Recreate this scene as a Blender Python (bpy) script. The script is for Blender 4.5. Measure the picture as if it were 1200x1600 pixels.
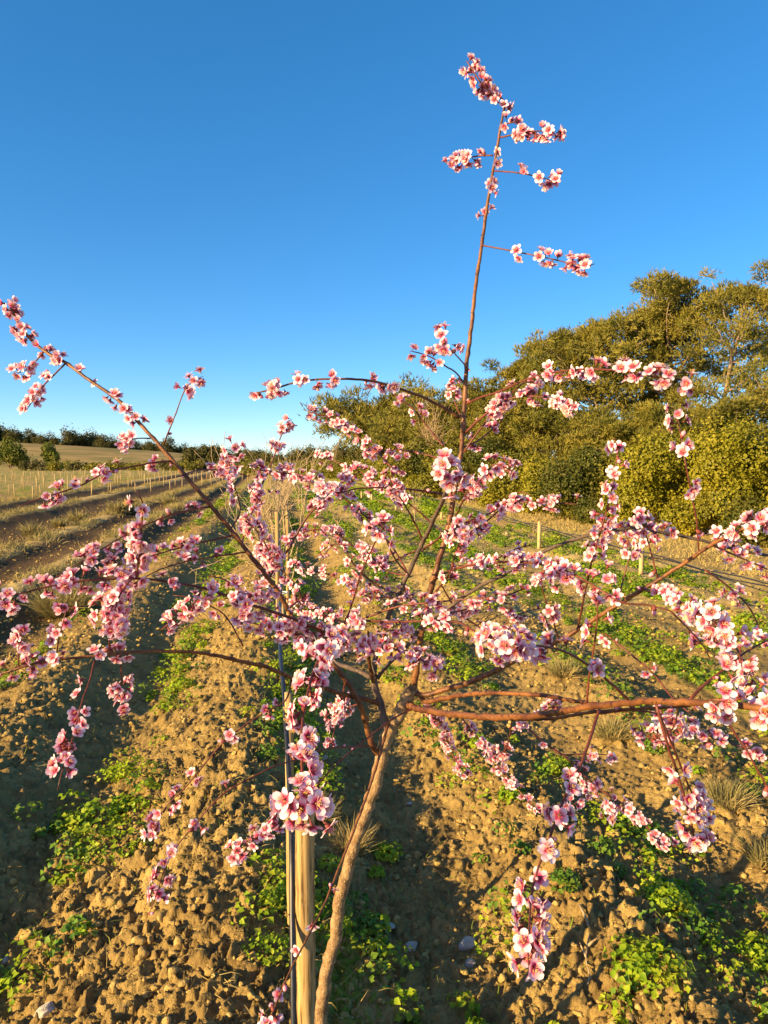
import bpy, math, random
import numpy as np
from mathutils import Vector

for o in list(bpy.data.objects): bpy.data.objects.remove(o)
S = bpy.context.scene
COL = S.collection

# ------------------------------------------------------------------ camera
F_PX, CAM_H, HORIZON = 1109.0, 1.7, 715.0      # focal length in photo pixels, eye height, horizon row
PITCH = math.atan((800 - HORIZON) / F_PX)
cam_d = bpy.data.cameras.new('camera'); cam = bpy.data.objects.new('camera', cam_d); COL.objects.link(cam)
cam.location = (0, 0, CAM_H); cam.rotation_euler = (math.pi/2 - PITCH, 0, 0)
cam_d.sensor_fit = 'VERTICAL'; cam_d.sensor_height = 24; cam_d.lens = 24 * F_PX / 1600
cam_d.clip_start = 0.02; cam_d.clip_end = 6000
S.camera = cam
S.render.resolution_x = 768; S.render.resolution_y = 1024

# ------------------------------------------------------------------ light
SUN_EL = math.radians(16.5)
SUN_AZ = math.radians(238.0)                   # clockwise from +Y: behind the camera, to the left
sun_dir = Vector((math.sin(SUN_AZ)*math.cos(SUN_EL), math.cos(SUN_AZ)*math.cos(SUN_EL), math.sin(SUN_EL)))
W = bpy.data.worlds.new('World'); S.world = W; W.use_nodes = True
nt = W.node_tree; nt.nodes.clear()
sky = nt.nodes.new('ShaderNodeTexSky'); sky.sky_type = 'NISHITA'; sky.sun_disc = False
sky.sun_elevation = SUN_EL; sky.sun_rotation = SUN_AZ
sky.air_density = 0.72; sky.dust_density = 0.0; sky.ozone_density = 4.3; sky.altitude = 100
hs = nt.nodes.new('ShaderNodeHueSaturation'); hs.inputs['Saturation'].default_value = 1.31; hs.inputs['Hue'].default_value = 0.499
bg = nt.nodes.new('ShaderNodeBackground'); bg.inputs['Strength'].default_value = 0.124
wo = nt.nodes.new('ShaderNodeOutputWorld')
gm_ = nt.nodes.new('ShaderNodeGamma'); gm_.inputs['Gamma'].default_value = 0.76    # evens out the gradient from zenith to horizon
nt.links.new(sky.outputs[0], gm_.inputs['Color']); nt.links.new(gm_.outputs[0], hs.inputs['Color'])
# warm glow added to the sky round the sun, to neutralise bluish shade
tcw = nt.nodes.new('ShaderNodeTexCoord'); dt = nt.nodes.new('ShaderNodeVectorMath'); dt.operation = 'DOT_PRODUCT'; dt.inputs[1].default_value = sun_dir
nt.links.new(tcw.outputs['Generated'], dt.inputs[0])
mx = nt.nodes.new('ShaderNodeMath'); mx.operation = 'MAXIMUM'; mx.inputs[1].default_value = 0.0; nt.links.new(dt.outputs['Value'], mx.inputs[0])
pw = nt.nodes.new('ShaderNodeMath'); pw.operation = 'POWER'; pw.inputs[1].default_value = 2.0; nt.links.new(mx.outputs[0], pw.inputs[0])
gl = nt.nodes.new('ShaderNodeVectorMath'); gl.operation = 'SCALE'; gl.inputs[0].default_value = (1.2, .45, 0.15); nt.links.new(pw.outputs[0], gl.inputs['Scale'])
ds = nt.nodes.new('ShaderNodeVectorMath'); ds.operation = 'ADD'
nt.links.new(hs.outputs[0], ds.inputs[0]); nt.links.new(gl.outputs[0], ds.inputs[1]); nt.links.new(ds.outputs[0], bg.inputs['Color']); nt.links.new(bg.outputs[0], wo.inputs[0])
sl = bpy.data.lights.new('sun', 'SUN'); sl.energy = 5.0; sl.angle = math.radians(0.5); sl.color = (1.0, 0.71, 0.33)
so = bpy.data.objects.new('sun', sl); COL.objects.link(so); so.rotation_euler = sun_dir.to_track_quat('Z', 'Y').to_euler()
so.location = (-20, -20, 20)
S.view_settings.view_transform = 'Standard'; S.view_settings.look = 'None'
S.view_settings.exposure = 1.38; S.view_settings.gamma = 1.0

# ------------------------------------------------------------------ helpers
rng = np.random.default_rng(7)
FW = np.array([0, math.cos(PITCH), -math.sin(PITCH)]); UP = np.array([0, math.sin(PITCH), math.cos(PITCH)]); RT = np.array([1.0, 0, 0])
def P(px, py, d):
    """point seen at photo pixel (px,py) at a distance d ahead of the camera"""
    return np.array([0, 0, CAM_H]) + d * (FW + RT*(px-600)/F_PX + UP*(800-py)/F_PX)
def GP(px, py):
    r = FW + RT*(px-600)/F_PX + UP*(800-py)/F_PX
    t = CAM_H / -r[2]
    return r[0]*t, r[1]*t
ROW = np.array([-0.1513, 0.9885]); LAT = np.array([0.9885, 0.1513])   # along the rows, across the rows
def uv2xy(u, v): return LAT[0]*u + ROW[0]*v, LAT[1]*u + ROW[1]*v
def xy2uv(x, y): return LAT[0]*x + LAT[1]*y, ROW[0]*x + ROW[1]*y

def mesh_obj(name, V, F, mats, attr=None, midx=None, smooth=True, parent=None):
    """V (n,3); F = list of (m,k) int arrays; attr = (n,3) colours; midx = per-face material index"""
    me = bpy.data.meshes.new(name)
    V = np.asarray(V, dtype=np.float32); F = [np.asarray(f, dtype=np.int32) for f in F if len(f)]
    me.vertices.add(len(V)); me.vertices.foreach_set('co', V.ravel())
    nl = sum(f.size for f in F); nf = sum(len(f) for f in F)
    me.loops.add(nl); me.loops.foreach_set('vertex_index', np.concatenate([f.ravel() for f in F]))
    tot = np.concatenate([np.full(len(f), f.shape[1], dtype=np.int32) for f in F])
    st = np.concatenate([[0], np.cumsum(tot)[:-1]]).astype(np.int32)
    me.polygons.add(nf); me.polygons.foreach_set('loop_start', st); me.polygons.foreach_set('loop_total', tot)
    if midx is not None: me.polygons.foreach_set('material_index', np.asarray(midx, dtype=np.int32))
    me.polygons.foreach_set('use_smooth', np.full(nf, smooth, dtype=bool))
    for m in (mats if isinstance(mats, (list, tuple)) else [mats]): me.materials.append(m)
    me.update(calc_edges=True)
    if attr is not None:
        a = me.color_attributes.new('pt', 'FLOAT_COLOR', 'POINT')
        c = np.ones((len(V), 4), dtype=np.float32); c[:, :3] = attr; a.data.foreach_set('color', c.ravel())
    o = bpy.data.objects.new(name, me); COL.objects.link(o)
    if parent is not None: o.parent = parent
    return o
def link_mesh(name, me, parent=None):
    o = bpy.data.objects.new(name, me); COL.objects.link(o)
    if parent is not None: o.parent = parent
    return o
def tag(o, label=None, cat=None, group=None, kind=None):
    if label: o['label'] = label
    if cat: o['category'] = cat
    if group: o['group'] = group
    if kind: o['kind'] = kind
    return o
def empty(name, loc, label, cat, group=None, rz=0):
    o = bpy.data.objects.new(name, None); COL.objects.link(o); o.location = loc; o.rotation_euler = (0, 0, rz)
    o.empty_display_size = 0.1
    return tag(o, label, cat, group)
def copy_tree(o, parent=None):
    c = o.copy(); COL.objects.link(c)
    if parent is not None: c.parent = parent
    for ch in [x for x in bpy.data.objects if x.parent == o]: copy_tree(ch, c)
    return c

class Acc:
    """collects pieces into one mesh"""
    def __init__(s): s.V=[]; s.F3=[]; s.F4=[]; s.A=[]; s.M3=[]; s.M4=[]; s.n=0
    def add(s, V, F, A=None, mi=0):
        V = np.asarray(V, float)
        for f in F:
            f = np.asarray(f)
            if not len(f): continue
            (s.F3 if f.shape[1]==3 else s.F4).append(f + s.n); (s.M3 if f.shape[1]==3 else s.M4).append(np.full(len(f), mi))
        s.V.append(V); s.A.append(np.zeros((len(V),3)) if A is None else A); s.n += len(V)
    def build(s, name, mats, parent=None, smooth=True, origin=(0,0,0)):
        F=[]; M=[]
        if s.F3: F.append(np.concatenate(s.F3)); M.append(np.concatenate(s.M3))
        if s.F4: F.append(np.concatenate(s.F4)); M.append(np.concatenate(s.M4))
        return mesh_obj(name, np.concatenate(s.V)-np.asarray(origin), F, mats, np.concatenate(s.A), np.concatenate(M), smooth, parent)

def catmull(pts, sub):
    pts = np.asarray(pts, float); n = len(pts)
    if n < 3 or sub < 2:
        t = np.linspace(0, n-1, (n-1)*max(sub,1)+1); return np.array([np.interp(t, range(n), pts[:,k]) for k in range(pts.shape[1])]).T
    Q = np.vstack([2*pts[0]-pts[1], pts, 2*pts[-1]-pts[-2]]); out=[]
    for i in range(n-1):
        p0,p1,p2,p3 = Q[i:i+4]
        for t in np.linspace(0,1,sub,endpoint=False):
            out.append(0.5*((2*p1)+(p2-p0)*t+(2*p0-5*p1+4*p2-p3)*t*t+(3*p1-p0-3*p2+p3)*t**3))
    out.append(pts[-1]); return np.array(out)
def tube(C, R, n=7, knots=0.0, cap=True, rnd=None):
    C = np.asarray(C, float); R = np.broadcast_to(np.asarray(R, float), (len(C),)).copy(); rnd = rnd or rng
    if knots: R *= 1 + knots*np.abs(rnd.normal(0,1,len(C)))*(rnd.random(len(C))<.35)
    T = np.gradient(C, axis=0); T /= np.linalg.norm(T, axis=1)[:,None]+1e-12
    ref = np.array([0.31,0.17,0.93]) if abs(T[0][2])<.9 else np.array([1.0,.1,0])
    N = np.zeros_like(C); v = ref
    for i in range(len(C)):
        v = v - T[i]*np.dot(v,T[i]); v = v/(np.linalg.norm(v)+1e-12); N[i]=v
    B = np.cross(T,N); a = np.linspace(0,2*math.pi,n,endpoint=False)
    V = C[:,None,:] + R[:,None,None]*(np.cos(a)[None,:,None]*N[:,None,:] + np.sin(a)[None,:,None]*B[:,None,:])
    if knots: V += (rnd.normal(0,1,V.shape))*R[:,None,None]*knots*.35
    m = len(C); V = V.reshape(-1,3)
    i = np.arange(m-1)[:,None]*n; j = np.arange(n)[None,:]; k=(j+1)%n
    Fq = np.stack([i+j, i+k, i+n+k, i+n+j], -1).reshape(-1,4); F=[Fq]
    if cap:
        V = np.vstack([V, C[0], C[-1]]); c0=m*n; jj=np.arange(n); kk=(jj+1)%n
        F.append(np.stack([np.full(n,c0), kk, jj],-1)); F.append(np.stack([np.full(n,c0+1),(m-1)*n+jj,(m-1)*n+kk],-1))
    return V, F

def hash2(ix, iy, s):
    h = np.sin(ix*127.1 + iy*311.7 + s*74.7)*43758.5453
    return h - np.floor(h)
def vnoise(x, y, s=0):
    ix=np.floor(x); iy=np.floor(y); fx=x-ix; fy=y-iy; fx=fx*fx*(3-2*fx); fy=fy*fy*(3-2*fy)
    a=hash2(ix,iy,s); b=hash2(ix+1,iy,s); c=hash2(ix,iy+1,s); d=hash2(ix+1,iy+1,s)
    return (a*(1-fx)+b*fx)*(1-fy)+(c*(1-fx)+d*fx)*fy
def clods(x, y, s=0):
    """rounded lumps: height 0..1"""
    ix=np.floor(x); iy=np.floor(y); out=np.zeros_like(x)
    for dx in (-1,0,1):
        for dy in (-1,0,1):
            cx=ix+dx; cy=iy+dy; px=cx+hash2(cx,cy,s+1); py=cy+hash2(cx,cy,s+2); r=.25+.55*hash2(cx,cy,s+3)**1.5
            an=hash2(cx,cy,s+4)*3.1; ex=(x-px)*np.cos(an)+(y-py)*np.sin(an); ey=-(x-px)*np.sin(an)+(y-py)*np.cos(an)
            d2=(ex*ex+1.7*ey*ey)/(r*r); out=np.maximum(out, r*np.sqrt(np.clip(1-d2,0,1)))
    return out

# ------------------------------------------------------------------ materials
def mat(name, rough=0.8, spec=0.3):
    m = bpy.data.materials.new(name); m.use_nodes = True; n = m.node_tree; b = n.nodes['Principled BSDF']
    b.inputs['Roughness'].default_value = rough
    b.inputs['Specular IOR Level'].default_value = spec
    return m, n, b
def node(n, t, **k):
    x = n.nodes.new(t)
    for a, v in k.items():
        if a in x.inputs: x.inputs[a].default_value = v
        else: setattr(x, a, v)
    return x
def ramp(n, src, stops):
    r = n.nodes.new('ShaderNodeValToRGB'); cr = r.color_ramp
    while len(cr.elements) < len(stops): cr.elements.new(0.5)
    for e, (p, c) in zip(cr.elements, stops): e.position = p; e.color = (*c, 1)
    n.links.new(src, r.inputs[0]); return r.outputs[0]
def noise(n, scale, detail=4, rough=.6, vec=None, dist=0.0):
    x = node(n, 'ShaderNodeTexNoise', Scale=scale, Detail=detail, Roughness=rough, Distortion=dist)
    if vec is None:
        tc = n.nodes.new('ShaderNodeTexCoord'); vec = tc.outputs['Object']
    n.links.new(vec, x.inputs['Vector']); return x.outputs['Fac']
def mixc(n, fac, a, b):
    x = n.nodes.new('ShaderNodeMix'); x.data_type = 'RGBA'
    if isinstance(fac, float): x.inputs[0].default_value = fac
    else: n.links.new(fac, x.inputs[0])
    for s, i in ((a, 6), (b, 7)):
        if isinstance(s, tuple): x.inputs[i].default_value = (*s, 1)
        else: n.links.new(s, x.inputs[i])
    return x.outputs[2]
def bump(n, b, h, strength=.4, dist=.01):
    x = node(n, 'ShaderNodeBump', Strength=strength, Distance=dist)
    n.links.new(h, x.inputs['Height']); n.links.new(x.outputs[0], b.inputs['Normal'])
def attrs(n):
    a = n.nodes.new('ShaderNodeAttribute'); a.attribute_name = 'pt'
    s = n.nodes.new('ShaderNodeSeparateColor'); n.links.new(a.outputs['Color'], s.inputs[0]); return s.outputs
def add_translucent(m, n, b, colour, fac):
    tr = n.nodes.new('ShaderNodeBsdfTranslucent'); mx = n.nodes.new('ShaderNodeMixShader'); mx.inputs[0].default_value = fac
    if isinstance(colour, tuple): tr.inputs[0].default_value = (*colour, 1)
    else: n.links.new(colour, tr.inputs[0])
    out = n.nodes['Material Output']
    n.links.new(b.outputs[0], mx.inputs[1]); n.links.new(tr.outputs[0], mx.inputs[2]); n.links.new(mx.outputs[0], out.inputs[0])

def foliage(name, c1, c2, c3, trans=.3, rough=.6, scale=1.2):
    m, n, b = mat(name, rough, .25)
    a = attrs(n)
    f = noise(n, scale, 3)
    base = mixc(n, a[0], c1, c2)
    col = mixc(n, ramp(n, f, [(.42,(0,0,0)),(.62,(1,1,1))]), base, c3)
    n.links.new(col, b.inputs['Base Color']); add_translucent(m, n, b, col, trans); return m
def bark(name, c1, c2, c3, scale, rough=.7, bstr=.5, bd=.003):
    m, n, b = mat(name, rough, .35)
    f = noise(n, scale, 5, .65); f2 = noise(n, scale*5, 2)
    col = mixc(n, ramp(n, f, [(.38,(0,0,0)),(.6,(1,1,1))]), c1, c2)
    col = mixc(n, ramp(n, f2, [(.60,(0,0,0)),(.68,(1,1,1))]), col, c3)
    v_ = node(n, 'ShaderNodeTexVoronoi', Scale=scale*6); tcv = n.nodes.new('ShaderNodeTexCoord'); n.links.new(tcv.outputs['Object'], v_.inputs['Vector'])
    col = mixc(n, ramp(n, v_.outputs['Distance'], [(.12,(1,1,1)),(.2,(0,0,0))]), col, c3)
    n.links.new(col, b.inputs['Base Color']); bump(n, b, f2, bstr*1.5, bd); return m

M_trunk = bark('trunk_bark', (.14,.08,.032), (.34,.21,.09), (.44,.32,.18), 38, .75, .7, .003)
M_limb = bark('limb_bark', (.085,.028,.012), (.21,.085,.025), (.045,.016,.010), 20, .5, .4, .002)
M_twig = bark('twig_bark', (.10,.026,.018), (.16,.045,.024), (.06,.018,.014), 40, .45, .3, .001)
M_grey = bark('grey_bark', (.06,.042,.035), (.13,.088,.06), (.17,.12,.085), 30, .7, .6, .003)
M_bare = bark('bare_sapling_bark', (.36,.25,.13), (.45,.33,.18), (.25,.17,.1), 20, .8, .3, .003)
M_pbark = bark('pine_bark', (.22,.15,.09), (.34,.25,.16), (.13,.09,.06), 3, .9, .6, .03)

m, n, b = mat('petal', .55, .2); a = attrs(n)
wv = node(n, 'ShaderNodeTexWave', Scale=7.0, Distortion=1.2); wv.inputs['Detail'].default_value = 1.0
cb = n.nodes.new('ShaderNodeCombineXYZ'); n.links.new(a[1], cb.inputs[0]); n.links.new(cb.outputs[0], wv.inputs['Vector'])
body = ramp(n, a[0], [(0.0,(.56,.006,.045)),(.17,(.70,.025,.11)),(.31,(.84,.22,.34)),(.46,(.91,.66,.72)),(.75,(.95,.84,.87)),(1.0,(.96,.89,.91))])
deep = ramp(n, a[0], [(0.0,(.5,.008,.05)),(.25,(.70,.045,.16)),(.50,(.84,.36,.48)),(1.0,(.93,.74,.80))])
col = mixc(n, a[2], body, deep)
vein = ramp(n, a[0], [(.15,(.75,.75,.75)),(.85,(0,0,0))])
mm = n.nodes.new('ShaderNodeMath'); mm.operation='MULTIPLY'; n.links.new(wv.outputs['Fac'], mm.inputs[0]); n.links.new(vein, mm.inputs[1])
m2 = n.nodes.new('ShaderNodeMath'); m2.operation='MULTIPLY'; m2.inputs[1].default_value=.42; n.links.new(mm.outputs[0], m2.inputs[0])
col = mixc(n, m2.outputs[0], col, (.80,.16,.28))
n.links.new(col, b.inputs['Base Color']); add_translucent(m, n, b, col, .32); M_petal = m
m, n, b = mat('stamen', .6, .2); a = attrs(n)
n.links.new(ramp(n, a[0], [(0,(.75,.12,.2)),(.6,(.88,.55,.5)),(.8,(.80,.52,.10)),(1,(.75,.5,.1))]), b.inputs['Base Color']); M_stamen = m
m, n, b = mat('calyx', .6, .3); n.links.new(ramp(n, noise(n, 300, 2), [(.3,(.13,.02,.025)),(.7,(.24,.07,.04))]), b.inputs['Base Color']); M_calyx = m

# soil with ground cover masks: R = short green, G = dry grass, B = stony pale
m, n, b = mat('soil', .95, .1); a = attrs(n)
f1 = noise(n, 2.3, 6, .6); f2 = noise(n, 45, 5, .7); f3 = noise(n, 260, 3, .6)
soil = ramp(n, f1, [(.3,(.25,.165,.055)),(.5,(.43,.295,.095)),(.72,(.54,.39,.135))])
soil = mixc(n, ramp(n, f2, [(.35,(0,0,0)),(.7,(1,1,1))]), soil, (.27,.19,.07))
soil = mixc(n, ramp(n, f3, [(.70,(0,0,0)),(.74,(1,1,1))]), soil, (.5,.44,.34))
grn = ramp(n, f2, [(.3,(.09,.13,.015)),(.6,(.19,.26,.025)),(.8,(.30,.32,.05))])
dry = ramp(n, f2, [(.3,(.27,.20,.07)),(.55,(.50,.37,.14)),(.8,(.42,.34,.13))])
def thresh(src, w):
    x = n.nodes.new('ShaderNodeMath'); x.operation='ADD'; n.links.new(src, x.inputs[0])
    y = n.nodes.new('ShaderNodeMath'); y.operation='MULTIPLY_ADD'; y.inputs[1].default_value=w; y.inputs[2].default_value=-w*.5; n.links.new(f2, y.inputs[0])
    n.links.new(y.outputs[0], x.inputs[1]); return ramp(n, x.outputs[0], [(.42,(0,0,0)),(.58,(1,1,1))])
f4 = noise(n, 7, 5, .7)
dry = mixc(n, ramp(n, f4, [(.40,(0,0,0)),(.60,(1,1,1))]), dry, (.31,.24,.08))
dry = mixc(n, ramp(n, f1, [(.45,(0,0,0)),(.6,(1,1,1))]), dry, (.56,.42,.16))
soil = mixc(n, ramp(n, f4, [(.48,(0,0,0)),(.68,(1,1,1))]), soil, (.19,.125,.045))
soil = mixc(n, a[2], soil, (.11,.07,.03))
grn = mixc(n, ramp(n, f4, [(.42,(0,0,0)),(.62,(1,1,1))]), grn, (.21,.26,.03))
col = mixc(n, thresh(a[1], 1.3), soil, dry); col = mixc(n, thresh(a[0], 1.6), col, grn)
n.links.new(col, b.inputs['Base Color'])
ad = n.nodes.new('ShaderNodeMath'); ad.operation='MULTIPLY_ADD'; ad.inputs[1].default_value=.25; n.links.new(f3, ad.inputs[0]); n.links.new(f2, ad.inputs[2])
bump(n, b, ad.outputs[0], .9, .02); M_soil = m
m, n, b = mat('clod', .95, .1); f1 = noise(n, 40, 4)
n.links.new(ramp(n, f1, [(.3,(.26,.175,.06)),(.55,(.43,.30,.10)),(.75,(.55,.40,.15))]), b.inputs['Base Color']); bump(n, b, noise(n, 180, 3), .8, .006); M_clod = m
m, n, b = mat('pale_stone', .85, .3); n.links.new(ramp(n, noise(n, 25, 4), [(.3,(.34,.29,.22)),(.7,(.55,.5,.42))]), b.inputs['Base Color']); bump(n, b, noise(n, 60, 4), .6, .01); M_stone = m
def hillmat():
    m, n, b = mat('hill_grass', .95, .1)
    tc = n.nodes.new('ShaderNodeTexCoord'); mp = n.nodes.new('ShaderNodeMapping'); mp.inputs['Scale'].default_value=(.25,1.0,4.0); n.links.new(tc.outputs['Object'], mp.inputs[0])
    f = noise(n, .35, 6, .65, mp.outputs[0]); g = noise(n, .12, 3, .5)
    c = ramp(n, f, [(.3,(.17,.12,.04)),(.5,(.33,.24,.085)),(.7,(.42,.31,.12))])
    c = mixc(n, ramp(n, g, [(.5,(0,0,0)),(.62,(1,1,1))]), c, (.22,.19,.06))
    n.links.new(c, b.inputs['Base Color']); return m
M_hill = hillmat()
M_weed = foliage('weed_leaf', (.18,.31,.012), (.31,.46,.02), (.44,.50,.03), .42, .5, 9)
M_weed_dark = foliage('weed_leaf_dark', (.07,.17,.02), (.14,.27,.025), (.20,.28,.03), .3, .5, 9)
M_grey_tuft = foliage('grey_green_tuft', (.20,.18,.06), (.33,.28,.10), (.42,.33,.13), .2, .8, 4)
M_straw = foliage('straw', (.40,.29,.10), (.56,.42,.15), (.36,.29,.09), .2, .8, 4)
M_grass = foliage('green_grass', (.15,.24,.02), (.25,.34,.03), (.36,.36,.06), .3, .6, 3)
M_pine = foliage('pine_needles', (.085,.095,.016), (.21,.20,.028), (.31,.26,.04), .28, .6, .8)
M_hedge = foliage('hedge_leaf', (.14,.145,.010), (.29,.27,.018), (.39,.33,.025), .3, .5, .7)
M_hedge2 = foliage('olive_hedge_leaf', (.11,.115,.012), (.22,.21,.022), (.31,.27,.03), .3, .5, .7)
M_hedge3 = foliage('dark_hedge_leaf', (.05,.065,.010), (.10,.11,.015), (.16,.14,.02), .25, .5, .7)
M_hedge4 = foliage('yellow_hedge_leaf', (.18,.17,.010), (.36,.32,.018), (.47,.39,.03), .3, .5, .7)
M_far = foliage('far_tree_leaf', (.06,.065,.018), (.11,.105,.025), (.15,.125,.03), .2, .7, .15)
M_far_light = foliage('round_tree_leaf', (.09,.12,.015), (.15,.17,.02), (.19,.19,.03), .2, .7, .3)
m, n, b = mat('stake_wood', .75, .25)
tc = n.nodes.new('ShaderNodeTexCoord'); mp = n.nodes.new('ShaderNodeMapping'); mp.inputs['Scale'].default_value=(1,1,.04); n.links.new(tc.outputs['Object'], mp.inputs[0])
g = noise(n, 110, 4, .6, mp.outputs[0], .6); g2 = noise(n, 9, 3, .5)
c = ramp(n, g, [(.36,(.09,.05,.02)),(.43,(.30,.19,.07)),(.54,(.43,.29,.115)),(.7,(.52,.37,.16))]); c = mixc(n, ramp(n, g2, [(.55,(0,0,0)),(.7,(1,1,1))]), c, (.36,.25,.12))
n.links.new(c, b.inputs['Base Color']); bump(n, b, g, .6, .002); M_stake = m
m, n, b = mat('pale_stake', .8, .2); n.links.new(ramp(n, noise(n, 12, 3), [(.3,(.40,.28,.12)),(.7,(.54,.40,.19))]), b.inputs['Base Color']); M_pale = m
m, n, b = mat('black_pipe', .38, .5); n.links.new(ramp(n, noise(n, 60, 3), [(.3,(.010,.011,.014)),(.75,(.03,.032,.04))]), b.inputs['Base Color']); M_pipe = m
m, n, b = mat('white_tie', .5, .3); n.links.new(ramp(n, noise(n, 60, 3), [(.3,(.6,.6,.55)),(.7,(.8,.8,.75))]), b.inputs['Base Color']); M_tie = m

# ------------------------------------------------------------------ ground
def g1(u, c, w): return np.exp(-((u-c)/w)**2)
GREEN = [(-.78,.20,.55),(.95,.10,.3),(1.55,.18,.8),(2.35,.15,.5),(3.25,.28,.9),(4.6,.3,.75),(5.6,.3,.5),(.20,.2,.8),(-1.9,.15,.4)]
def height(x, y, fine=True):
    x = np.asarray(x, float); y = np.asarray(y, float); u, v = xy2uv(x, y)
    uw = u + .10*(vnoise(v*.9, u*.3, 5)-.5)
    h = .13*g1(uw,-.22,.33) - .06*g1(uw,-.95,.24) - .09*g1(uw,.62,.32) + .055*g1(uw,1.12,.22) - .035*g1(uw,1.75,.25)+ .05*g1(uw,2.3,.3) - .03*g1(uw,2.85,.2)+.04*g1(uw,3.7,.3)
    h += .10*g1(uw,4.9,.35) - .04*g1(uw,5.6,.3) + .12*g1(uw,-1.6,.35) - .05*g1(uw,-2.5,.3)
    h += .12*g1(uw,-3.2,.45)+.11*g1(uw,-4.6,.5)+.12*g1(uw,-7.3,.6)+.12*g1(uw,-9.6,.6) - .06*g1(uw,-5.9,.6) - .05*g1(uw,-8.4,.4) + .05*g1(uw,9.8,.5)
    h += .05*(vnoise(x*1.3, y*1.3, 1)-.5) + .03*(vnoise(x*4.1, y*4.1, 2)-.5)
    if not fine: return h
    wx=.055*(vnoise(x*13,y*13,61)-.5)+.03*(vnoise(x*31,y*31,62)-.5); wy=.055*(vnoise(x*13,y*13,63)-.5)+.03*(vnoise(x*31,y*31,64)-.5)
    x0,y0=x,y; x=x+wx; y=y+wy
    amp = .45 + .9*g1(uw,-.25,.55) + .7*g1(uw,1.1,.35) + .6*g1(uw,2.3,.5)+ .6*g1(uw,-1.75,.5)
    amp = amp*(.6+.8*vnoise(x*1.7, y*1.7, 9))
    fade = 1/(1+(np.abs(y)/9)**2)
    h += amp*.026*clods(x*8.5, y*8.5, 10)*(.35+.65*fade)
    f2 = 1/(1+(np.abs(y)/5)**3)
    h += (.55+.5*amp)*.036*clods(x*19, y*19, 20)*fade
    h += (.5+.6*amp)*.024*clods(x*40, y*40, 30)*f2 + (.4+.7*amp)*.016*clods(x*75+3, y*75, 50)*f2
    h += (.012*(vnoise(x*60, y*60, 3)-.5)+.006*(vnoise(x*130, y*130, 4)-.5))*f2
    return h
def hgt(x, y): return float(height(np.array([x]), np.array([y]))[0])

ys = [-5.0]
while ys[-1] < 1.4: ys.append(ys[-1] + (.05 if ys[-1] < .8 else .02))
while ys[-1] < 2500:
    y = ys[-1]; st = 1.35*y*y/(F_PX*.64*CAM_H); ys.append(y + max(.006, min(st, .35 + y*.012)))
ys = np.array(ys); NC = 1000
t = np.linspace(-1, 1, NC); t = t*(.55+.45*np.abs(t)**2)/1.0
X = t[None,:]*(2.4 + .85*np.abs(ys)[:,None]*1.35) - .08*ys[:,None]*0
Y = np.repeat(ys[:,None], NC, 1)
print('ground', X.shape)
Z = height(X, Y)
U, Vv = xy2uv(X, Y)
gm = np.zeros_like(X)
for c, w, a_ in GREEN: gm = np.maximum(gm, a_*g1(U, c, w))
patch = vnoise(U*2.2, Vv*.9, 40)*.6 + vnoise(U*6, Vv*4, 41)*.4
green = np.clip(gm*1.25*(patch*1.7-.20), 0, 1) * (.55 + .45*np.clip((Vv-4)/8,0,1))
green = np.clip(green + .35*np.clip((Vv-22)/20,0,1)*(patch) , 0, 1)
dryg = .6*g1(U,-3.2,.35)+.8*g1(U,-4.6,.36)+.85*g1(U,-7.3,.45)+.85*g1(U,-9.6,.45)+.3*np.clip((-U-10)/3,0,1)+.9*np.clip((U-7.3)/1.2,0,1)+.25*g1(U,4.9,.8)
dryg = dryg + .55*np.clip((U-.9)/.6,0,1)*np.clip((Vv-4)/4,0,1)
dryg = np.clip(dryg*(.55+.9*patch) + .25*np.clip((Vv-25)/20,0,1), 0, 1)
green = np.clip(green + np.where(U<-10.5, .55*patch, 0), 0, 1)
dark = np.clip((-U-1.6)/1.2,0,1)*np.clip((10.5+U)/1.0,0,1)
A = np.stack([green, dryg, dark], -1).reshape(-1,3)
r_, c_ = X.shape; i = (np.arange(r_-1)[:,None]*c_ + np.arange(c_-1)[None,:]).ravel()
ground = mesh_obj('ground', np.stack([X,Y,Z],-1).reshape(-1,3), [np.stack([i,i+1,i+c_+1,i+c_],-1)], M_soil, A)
tag(ground, 'ploughed orchard soil in low ridges', None, None, 'structure')

# hill to the left, beyond the field
hx = np.linspace(-420, 60, 150); hy = np.linspace(105, 420, 90); HX, HY = np.meshgrid(hx, hy)
def hillz(x, y):
    ax = np.asarray(x)/np.maximum(np.asarray(y),1)
    s = np.clip((-0.13-ax)/.42, 0, 1)**.75
    r = np.clip((np.asarray(y)-112)/85, 0, 1); r = r*r*(3-2*r)
    return 6.2*s*r + .35*(vnoise(np.asarray(x)*.06, np.asarray(y)*.06, 3)-.5)*r - .25*(1-r) + np.where(np.asarray(y)>260, -(np.asarray(y)-260)*.03, 0)
HZ = hillz(HX, HY); r_, c_ = HX.shape; i = (np.arange(r_-1)[:,None]*c_ + np.arange(c_-1)[None,:]).ravel()
hill = mesh_obj('hill', np.stack([HX,HY,HZ],-1).reshape(-1,3), [np.stack([i,i+1,i+c_+1,i+c_],-1)], M_hill)
tag(hill, 'low hill of dry tan grass beyond the field', None, None, 'structure')

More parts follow.
